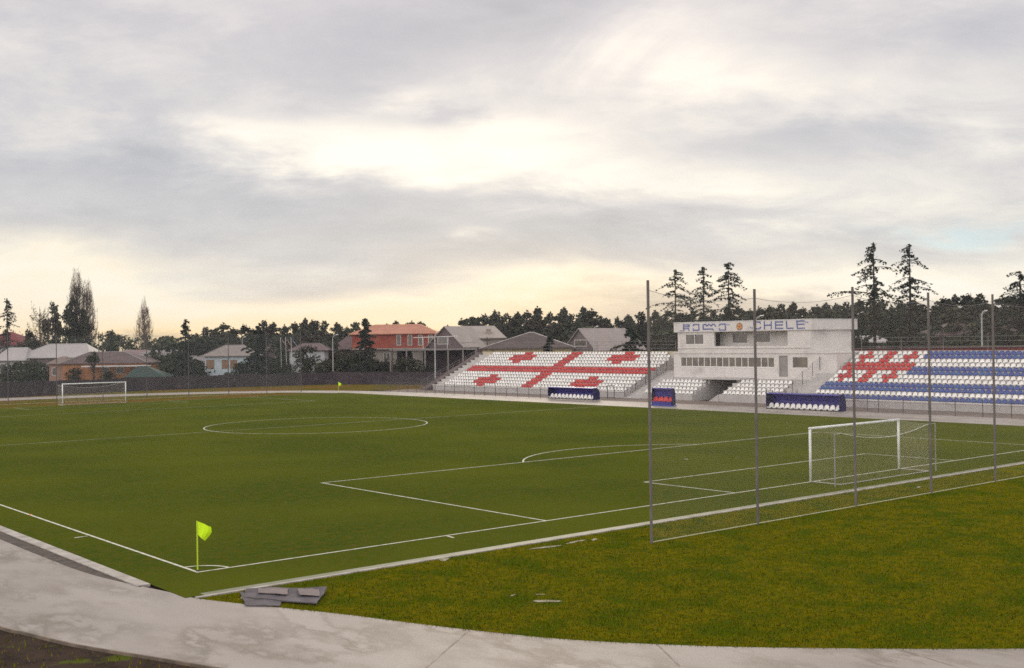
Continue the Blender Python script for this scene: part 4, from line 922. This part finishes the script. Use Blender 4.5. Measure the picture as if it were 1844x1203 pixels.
def cedar_var(seed, H, R_, n_l=15, t0=.10, dens=1.0, lean=0.0, sparse=1.0):
    rr = random.Random(seed); b = MB(); t = MB(); t.tube((0,0,0),(0,0,H*.6),.26,.15,n=7); t.tube((0,0,H*.6),(0,0,H),.15,.03,n=6)
    z = H*t0
    while z < H*.985:
        f_ = (z-H*t0)/(H*(1-t0)); nb = rr.choice((4,5,5,6)) if f_ < .9 else 4
        for k_ in range(nb):
            a = rr.uniform(0,2*PI); L_ = R_*((1-f_)**.72*1.05+.09)*rr.uniform(.40,1.12)*(1.4 if rr.random() < .14 else 1); d = Vector((math.cos(a),math.sin(a),0)); pr = Vector((0,0,z+rr.uniform(-.45,.45)))
            zb = pr.z; n_ = max(4, int(L_/.42)); sd_ = Vector((-d.y,d.x,0)); rise = rr.uniform(-.02,.24)
            for i in range(1, n_+1):
                s = i/n_; p = Vector((0,0,zb))+d*(L_*s)+Vector((0,0,rise*L_*s-.34*L_*s*s))
                t.tube(pr, p, .055*(1-s)+.012, .055*(1-s-1/n_)+.012 if s < 1 else .01, n=3, caps=False)
                wd = .42*(1-s*.6)*min(1.4,.5+L_*.2)
                for q in range(int((3+4*s)*dens*sparse)+1):
                    c = p + sd_*rr.gauss(0,.5)*wd + d*rr.uniform(-.3,.2) - Vector((0,0,abs(rr.gauss(0,.16))))
                    quad(b, c, .20, rr, .35)
                pr = p
        z += H*(1-t0)/n_l*rr.uniform(.75,1.3)*(1-.35*f_)
    for _ in range(50): quad(b, Vector((rr.gauss(0,.12),rr.gauss(0,.12),H-abs(rr.gauss(0,.7)))), .16, rr)
    return b.mesh('crown', m_ced), t.mesh('trunk', m_bark)
def twig_tree(seed, H, R_, upright, leaf=0, lm=None, n_b=60):
    rr = random.Random(seed); t = MB(); b = MB(); t.tube((0,0,0),(0,0,H*.45),.24,.16,n=7); t.tube((0,0,H*.45),(0,0,H*.95),.16,.03,n=5)
    for i in range(n_b):
        z = H*rr.uniform(.14,.82); a = rr.uniform(0,2*PI); f_ = z/H; top = min(H*(1-.22*rr.random()**1.6*(1 if i > 6 else .1)), z+H*rr.uniform(.12,.36)) if upright else z+H*rr.uniform(.05,.22)
        prof = (1-abs(f_-.40)*1.1) ; R1 = R_*max(.25,prof)*rr.uniform(.5,1); p0 = Vector((0,0,z)); p1 = Vector((math.cos(a)*R1*.75, math.sin(a)*R1*.75, z+(top-z)*.35)); p2 = Vector((math.cos(a)*R1, math.sin(a)*R1, top))*1.0; tp = max(.18, 1-max(0,(top/H-.55))/.45*.75) if upright else 1; p2.x *= tp; p2.y *= tp
        b.tube(p0,p1,.05,.03,n=3,caps=False); b.tube(p1,p2,.03,.012,n=3,caps=False)
        for j in range(16):
            s = rr.uniform(0,1); c = (p0.lerp(p1,s*2) if s < .5 else p1.lerp(p2,s*2-1)); d = Vector((rr.gauss(0,.35),rr.gauss(0,.35),(abs(rr.gauss(.8,.35)) if upright else rr.gauss(.3,.4))))*rr.uniform(.4,1.0)
            b.tube(c, c+d, .026, .010, n=3, caps=False)
            if leaf and rr.random() < leaf: quad(b, c+d, .17, rr)
    return b.mesh('crown', lm or m_bare), t.mesh('trunk', m_bare)
def broad_var(seed, H, R_, m, dens=60, s=.22, base=.25, name='crown'):
    rr = random.Random(seed); b = MB(); t = MB(); t.tube((0,0,0),(0,0,H*.5),.16,.1); cl = []
    for i in range(16):
        z = H*rr.uniform(base,.88); k_ = math.sin(PI*min(1,max(.12,(z/H-base*.6)/(1.05-base*.6)))); a = rr.uniform(0,2*PI); q = R_*.75*k_*rr.uniform(.2,1); c = (math.cos(a)*q, math.sin(a)*q, z)
        cl.append((c, R_*rr.uniform(.28,.45))); t.tube((0,0,H*.35), c, .05,.02,n=4)
    cl.append(((0,0,H-R_*.3),R_*.35)); crown_clumps(b, cl, rr, dens, s); return b.mesh(name, m), t.mesh('trunk', m_bark)
def plant(name, label, cat, u, D, meshes, H_ref=None, vtop=None, rz=0.0, group=None, sx=1.0, z=0.0):
    D = D if z == 0.001 else far(u, D); g = empty(name, label, cat, at(u,D,z), rz, group); sc = 1.0
    if vtop is not None: sc = (hgt(u,vtop,D)-z)/H_ref
    g.scale = (sc*sx, sc*sx, sc)
    for me, nm in zip(meshes, ('crown','trunk')):
        o = bpy.data.objects.new(nm, me); C.objects.link(o); o.parent = g
    return g
PV = [(pine_var(40+i, 12.0), 12.0) for i in range(6)]
prof = [(180,604),(300,602),(345,596),(372,590),(410,583),(440,586),(470,578),(500,580),(560,574),(600,578),(650,577),(700,577),(745,577),(772,584),(785,600),(800,592),(830,572),(870,560),(905,553),(950,557),(985,551),(1020,556),(1060,553),(1085,560),(1103,574),(1125,562),
        (1170,556),(1230,556),(1300,553),(1370,549),(1400,546),(1440,541),(1470,546),(1500,544),(1560,536),(1620,546),(1680,536),(1740,527),(1765,531),(1780,548),(1800,532),(1850,526),(1960,530)]
def pv(u):
    for i in range(len(prof)-1):
        if prof[i][0] <= u <= prof[i+1][0]: a, c = prof[i], prof[i+1]; return a[1]+(c[1]-a[1])*(u-a[0])/(c[0]-a[0])
    return 560
rr = random.Random(21); u = 352.0; q = 0; cnt = {}
while u < 1950:
    D = rr.choice((196,204,214,224)) if u < 800 else rr.choice((176,186,198,210))+(30 if u < 1180 else 0); me, H_ = PV[q % 6]
    sec = ('dark pine in the wood behind the village houses','village wood pines') if u < 790 else ('dark pine in the wood behind the left stand','pines behind the left stand') if u < 1180 else ('dark pine in the wood behind the pavilion','pines behind the pavilion') if u < 1545 else ('dark pine in the wood behind the right stand','pines behind the right stand')
    cnt[sec[0]] = cnt.get(sec[0], 0)+1
    plant('pine_tree', sec[0]+', '+words_n(cnt[sec[0]])+' treetop from the left', 'tree', u, D, me, H_, pv(u)+rr.choice((-3,0,2,5,9)), rr.uniform(0,6.28), sec[1], rr.uniform(.85,1.2)); q += 1
    if rr.random() < .9: cnt[sec[1]] = cnt.get(sec[1], 0)+1; plant('pine_tree', 'lower front '+sec[0]+', '+words_n(cnt[sec[1]])+' from the left', 'tree', u+rr.uniform(5,12), D-14, PV[(q+3) % 6][0], H_, pv(u)+rr.uniform(8,26), rr.uniform(0,6.28), sec[1], 1.15)
    u += rr.uniform(14,21) if u < 790 else rr.uniform(16,24)
# lower undergrowth that closes the foot of the wood
BV = [(broad_var(60+i, 6.0, 3.0, m_pine, 42, .34, .12), 6.0) for i in range(3)]
u = 300.0; q = 0
while u < 1960:
    D = 196 if u < 800 else 205 if u < 1180 else 168
    if not (860 < u < 1010): plant('undergrowth_tree', 'dark low tree at the foot of the distant pine wood, '+words_n(q+1-(2 if u > 1000 else 0)*2)+' from the left', 'tree', u, D+rr.uniform(-5,5), BV[q % 3][0], 6.0, rr.uniform(588,604) if u > 800 else rr.uniform(604,616), rr.uniform(0,6.28), 'undergrowth of the pine wood', 1.25)
    q += 1; u += 36
# pale olive hedge-row trees at the left horizon
OV = [(broad_var(80+i, 8.0, 3.0, m_olive, 40, .30, .2), 8.0) for i in range(3)]
for i, u in enumerate((186,202,222,243,262,281,300,318,341,358)):
    plant('olive_tree', 'dull olive green tree on the left horizon, '+words_n(i+1)+' from the left', 'tree', u, 232+(i*13) % 20, OV[i % 3][0], 8.0, 599+(i*5) % 9, i*1.3, 'olive green horizon trees', 1.0)
# cedars: top row v, spread
for i, (u, D, vt, R_, lab, sp) in enumerate(((1217,138,486,4.6,'leftmost tall cedar behind the pavilion, with thin tiers',.8),(1268,142,483,4.6,'middle cedar behind the pavilion, pale and thin topped',.75),(1313,132,474,5.0,'darkest and densest cedar, just behind the pavilion roof',1.3),
        (1575,132,437,5.2,'tallest tiered cedar behind the right stand with a long left bough',1.05),(1640,136,440,4.9,'slender cedar second from the right behind the right stand',.85),(1838,140,489,4.6,'cedar at the right edge of the photograph',.9))):
    H_ = hgt(u, vt, far(u,D)); plant('cedar_tree', lab, 'tree', u, D, cedar_var(100+i*3, H_, R_*1.12, 14, .20, 1.15, 0, sp*.85), rz=i*.9)
# the long bough of the tallest cedar
rr = random.Random(9); tb_ = bpy.data.objects['cedar_tree.003']; b = MB(); tz = hgt(1575,516,144); dl = Vector((-math.sin(YAW), math.cos(YAW), 0)).normalized(); pr = Vector((0,0,tz-1)); t = MB()
for i in range(1, 15):
    s = i/14; p = dl*(5.5*s)+Vector((0,0,tz-1+1.5*s-1.25*s*s)); t.tube(pr, p, .07*(1-s)+.015, .07*(1-s-.07)+.015, n=4, caps=False)
    for _ in range(8): quad(b, p+Vector((rr.gauss(0,.25),rr.gauss(0,.25),-abs(rr.gauss(0,.22)))), .2, rr, .3)
    pr = p
bo = t.build('bough', m_bark, tb_); nb_ = b.build('needles', m_ced, bo); bo.rotation_euler = (0,0,-tb_.rotation_euler.z)
# village conifers
plant('spruce_tree', 'broad dark conifer right of the light blue house', 'tree', 466, 158, cedar_var(131, hgt(466,588,far(466,158)), 3.4, 17, .04, 2.2, 0, 1.5), rz=.4)
plant('spruce_tree', 'dark narrow conifer in front of the red house', 'tree', 658, 156, cedar_var(134, hgt(658,574,far(658,156)), 2.3, 16, .05, 2.0, 0, 1.4), rz=1.4)
plant('larch_tree', 'tall thin conifer left of the light blue house', 'tree', 334, 158, cedar_var(137, hgt(334,575,far(334,158)), 2.6, 15, .05, 1.4, 0, 1.1), rz=2.1)
plant('larch_tree', 'thin spiky conifer at the far left edge of the skyline', 'tree', 13, 190, cedar_var(140, hgt(13,538,far(13,190)), 3.2, 13, .3, 1.0, 0, .9), rz=2.9)
plant('fir_tree', 'frosty grey conifer rising behind the left stand', 'tree', 1136, 122, cedar_var(143, hgt(1136,590,far(1136,122)), 3.6, 9, .2, 2.0, 0, 1.5), rz=.2)
plant('fir_tree', 'low grey conifer behind the pyramid roofed house', 'tree', 988, 128, cedar_var(146, hgt(988,608,far(988,128)), 2.6, 8, .15, 1.6, 0, 1.2), rz=.9)
# bare poplars and the trees around them
plant('poplar_tree', 'tallest bare poplar, left of the pair on the left skyline', 'tree', 139, 212, twig_tree(3, hgt(139,485,far(139,212)), 3.3, True, 0, None, 190), rz=0)
plant('poplar_tree', 'bare poplar close right of the tallest one', 'tree', 157, 214, twig_tree(5, hgt(157,500,far(157,214)), 2.9, True, 0, None, 150), rz=1)
plant('poplar_tree', 'lone bare poplar between the poplar pair and the larch', 'tree', 260, 236, twig_tree(8, hgt(260,536,far(260,236)), 2.7, True, 0, None, 130), rz=2)
plant('bare_tree', 'pale leafless spreading tree left of the dark pines', 'tree', 72, 206, twig_tree(12, hgt(72,545,far(72,206)), 4.2, False, .35, None, 110), rz=2)
plant('bare_tree', 'bare bushy tree at the foot of the poplar pair', 'tree', 160, 208, twig_tree(14, hgt(160,568,far(160,208)), 2.4, False, .5, None, 90), rz=1)
plant('pine_tree', 'dark pine left of the tallest poplar on the left skyline', 'tree', 94, 200, PV[1][0], 12, 541, 1.0, sx=.62)
plant('pine_tree', 'tall dark pine in front of the tallest poplar', 'tree', 130, 200, PV[3][0], 12, 530, 2.0, sx=.55)
plant('pine_tree', 'dark pine at the right foot of the poplar pair', 'tree', 150, 202, PV[4][0], 12, 552, 3.0, sx=.6)
plant('pine_tree', 'short dark pine between the spiky conifer and the bare tree', 'tree', 50, 200, PV[5][0], 12, 592, 3.0)
plant('pine_tree', 'small wind-shaped dark pine right of the poplar pair', 'tree', 200, 205, PV[0][0], 12, 593, 3.3)
# round dark tree, bushes and shrubs along the wall
plant('round_tree', 'round dark evergreen in front of the white walled house', 'tree', 553, 160, broad_var(7, 4.6, 2.0, m_bush, 130, .17, .2), 4.6, 620)
plant('palm_like_tree', 'small dark tree with a slim trunk before the orange house', 'tree', 168, 160, broad_var(9, 4.0, .95, m_bush, 200, .16, .72), 4.0, 632)
BU = [(broad_var(90+i, 2.4, 1.5, m_bush, 90, .17, .05), 2.4) for i in range(3)]
TW = [(twig_tree(50+i, 3.0, 1.5, False, .7, m_bush, 40), 3.0) for i in range(2)]
bl_ = sorted([(20,168,664,'bush'),(48,166,668,'bush'),(70,168,660,'bush'),(132,160,672,'bush'),(192,160,674,'bush'),(222,162,672,'bush'),(300,163,660,'bush'),(322,162,655,'bush'),(350,160,658,'bush'),(412,160,676,'bush'),(498,163,652,'bush'),(512,160,664,'bush'),(585,160,668,'bush'),
    (618,160,655,'bush'),(640,160,650,'bush'),(676,158,660,'bush'),(694,156,664,'bush'),(716,155,660,'bush'),(735,154,652,'bush'),(768,152,672,'bush'),(600,170,640,'bush'),(8,166,674,'bush'),(34,166,676,'bush'),(88,166,676,'bush'),(102,165,668,'bush'),(248,162,678,'bush'),(275,162,668,'bush'),(288,170,650,'bush'),(311,170,648,'bush'),(338,165,664,'bush'),(362,160,672,'bush'),(438,160,662,'bush'),(495,160,672,'bush'),(572,160,672,'bush'),(592,165,655,'bush'),(608,160,664,'bush'),(628,160,640,'bush'),(648,158,660,'bush'),(668,158,650,'bush'),(684,157,668,'bush'),(704,156,672,'bush'),(724,155,664,'bush'),(744,154,672,'bush')])
rr = random.Random(2)
for i, (u, D, vt, _) in enumerate(bl_):
    vt -= 5+(i*7)%11
    me = (BU[i % 3][0], 2.4) if i % 3 else (TW[i % 2][0], 3.0)
    plant('bush', 'dark winter bush behind the far boundary wall, '+words_n(i+1)+' from the left', 'bush', u, D+8, me[0], me[1], vt, i*.9, 'bushes behind the boundary wall', 1.2)
for i, (u, D, vt) in enumerate(((1140,118,628),(1500,112,606),(1532,128,600),(1556,126,606),(1620,126,612),(1660,126,614),(1830,130,600),(1710,140,610))):
    if i: plant('bush', 'dark bush behind the stands on the right, '+words_n([1500,1532,1556,1620,1660,1710,1830].index(u)+1)+' from the left', 'bush', u, D+10, BU[i % 3][0], 2.4, vt, i*.9, 'bushes behind the right stand', .8)
# green mesh screen by the left stand
fence('dark green mesh fence at the far end of the track bend', [(86.5-1.1*i,121-4.2*i,0) for i in range(6)], 1.7, m=cm('green_post', (.03,.055,.05)))

# ------------------------------------------------------------------ thin haze volume added to lift the dark far trees
hb = MB().box(-505,605,-505,605,-1.1,30)
hm = bpy.data.materials.new('added_haze'); hm.use_nodes = True; t = hm.node_tree; t.nodes.remove(t.nodes['Principled BSDF']); v_ = t.nodes.new('ShaderNodeVolumePrincipled')
v_.inputs['Color'].default_value = (.80,.82,.90,1); v_.inputs['Density'].default_value = .00022; v_.inputs['Anisotropy'].default_value = .2
t.links.new(v_.outputs[0], t.nodes['Material Output'].inputs['Volume'])
tag(hb.build('haze', hm), 'thin haze added over the whole ground to lift the dark trees', 'haze', kind='stuff')
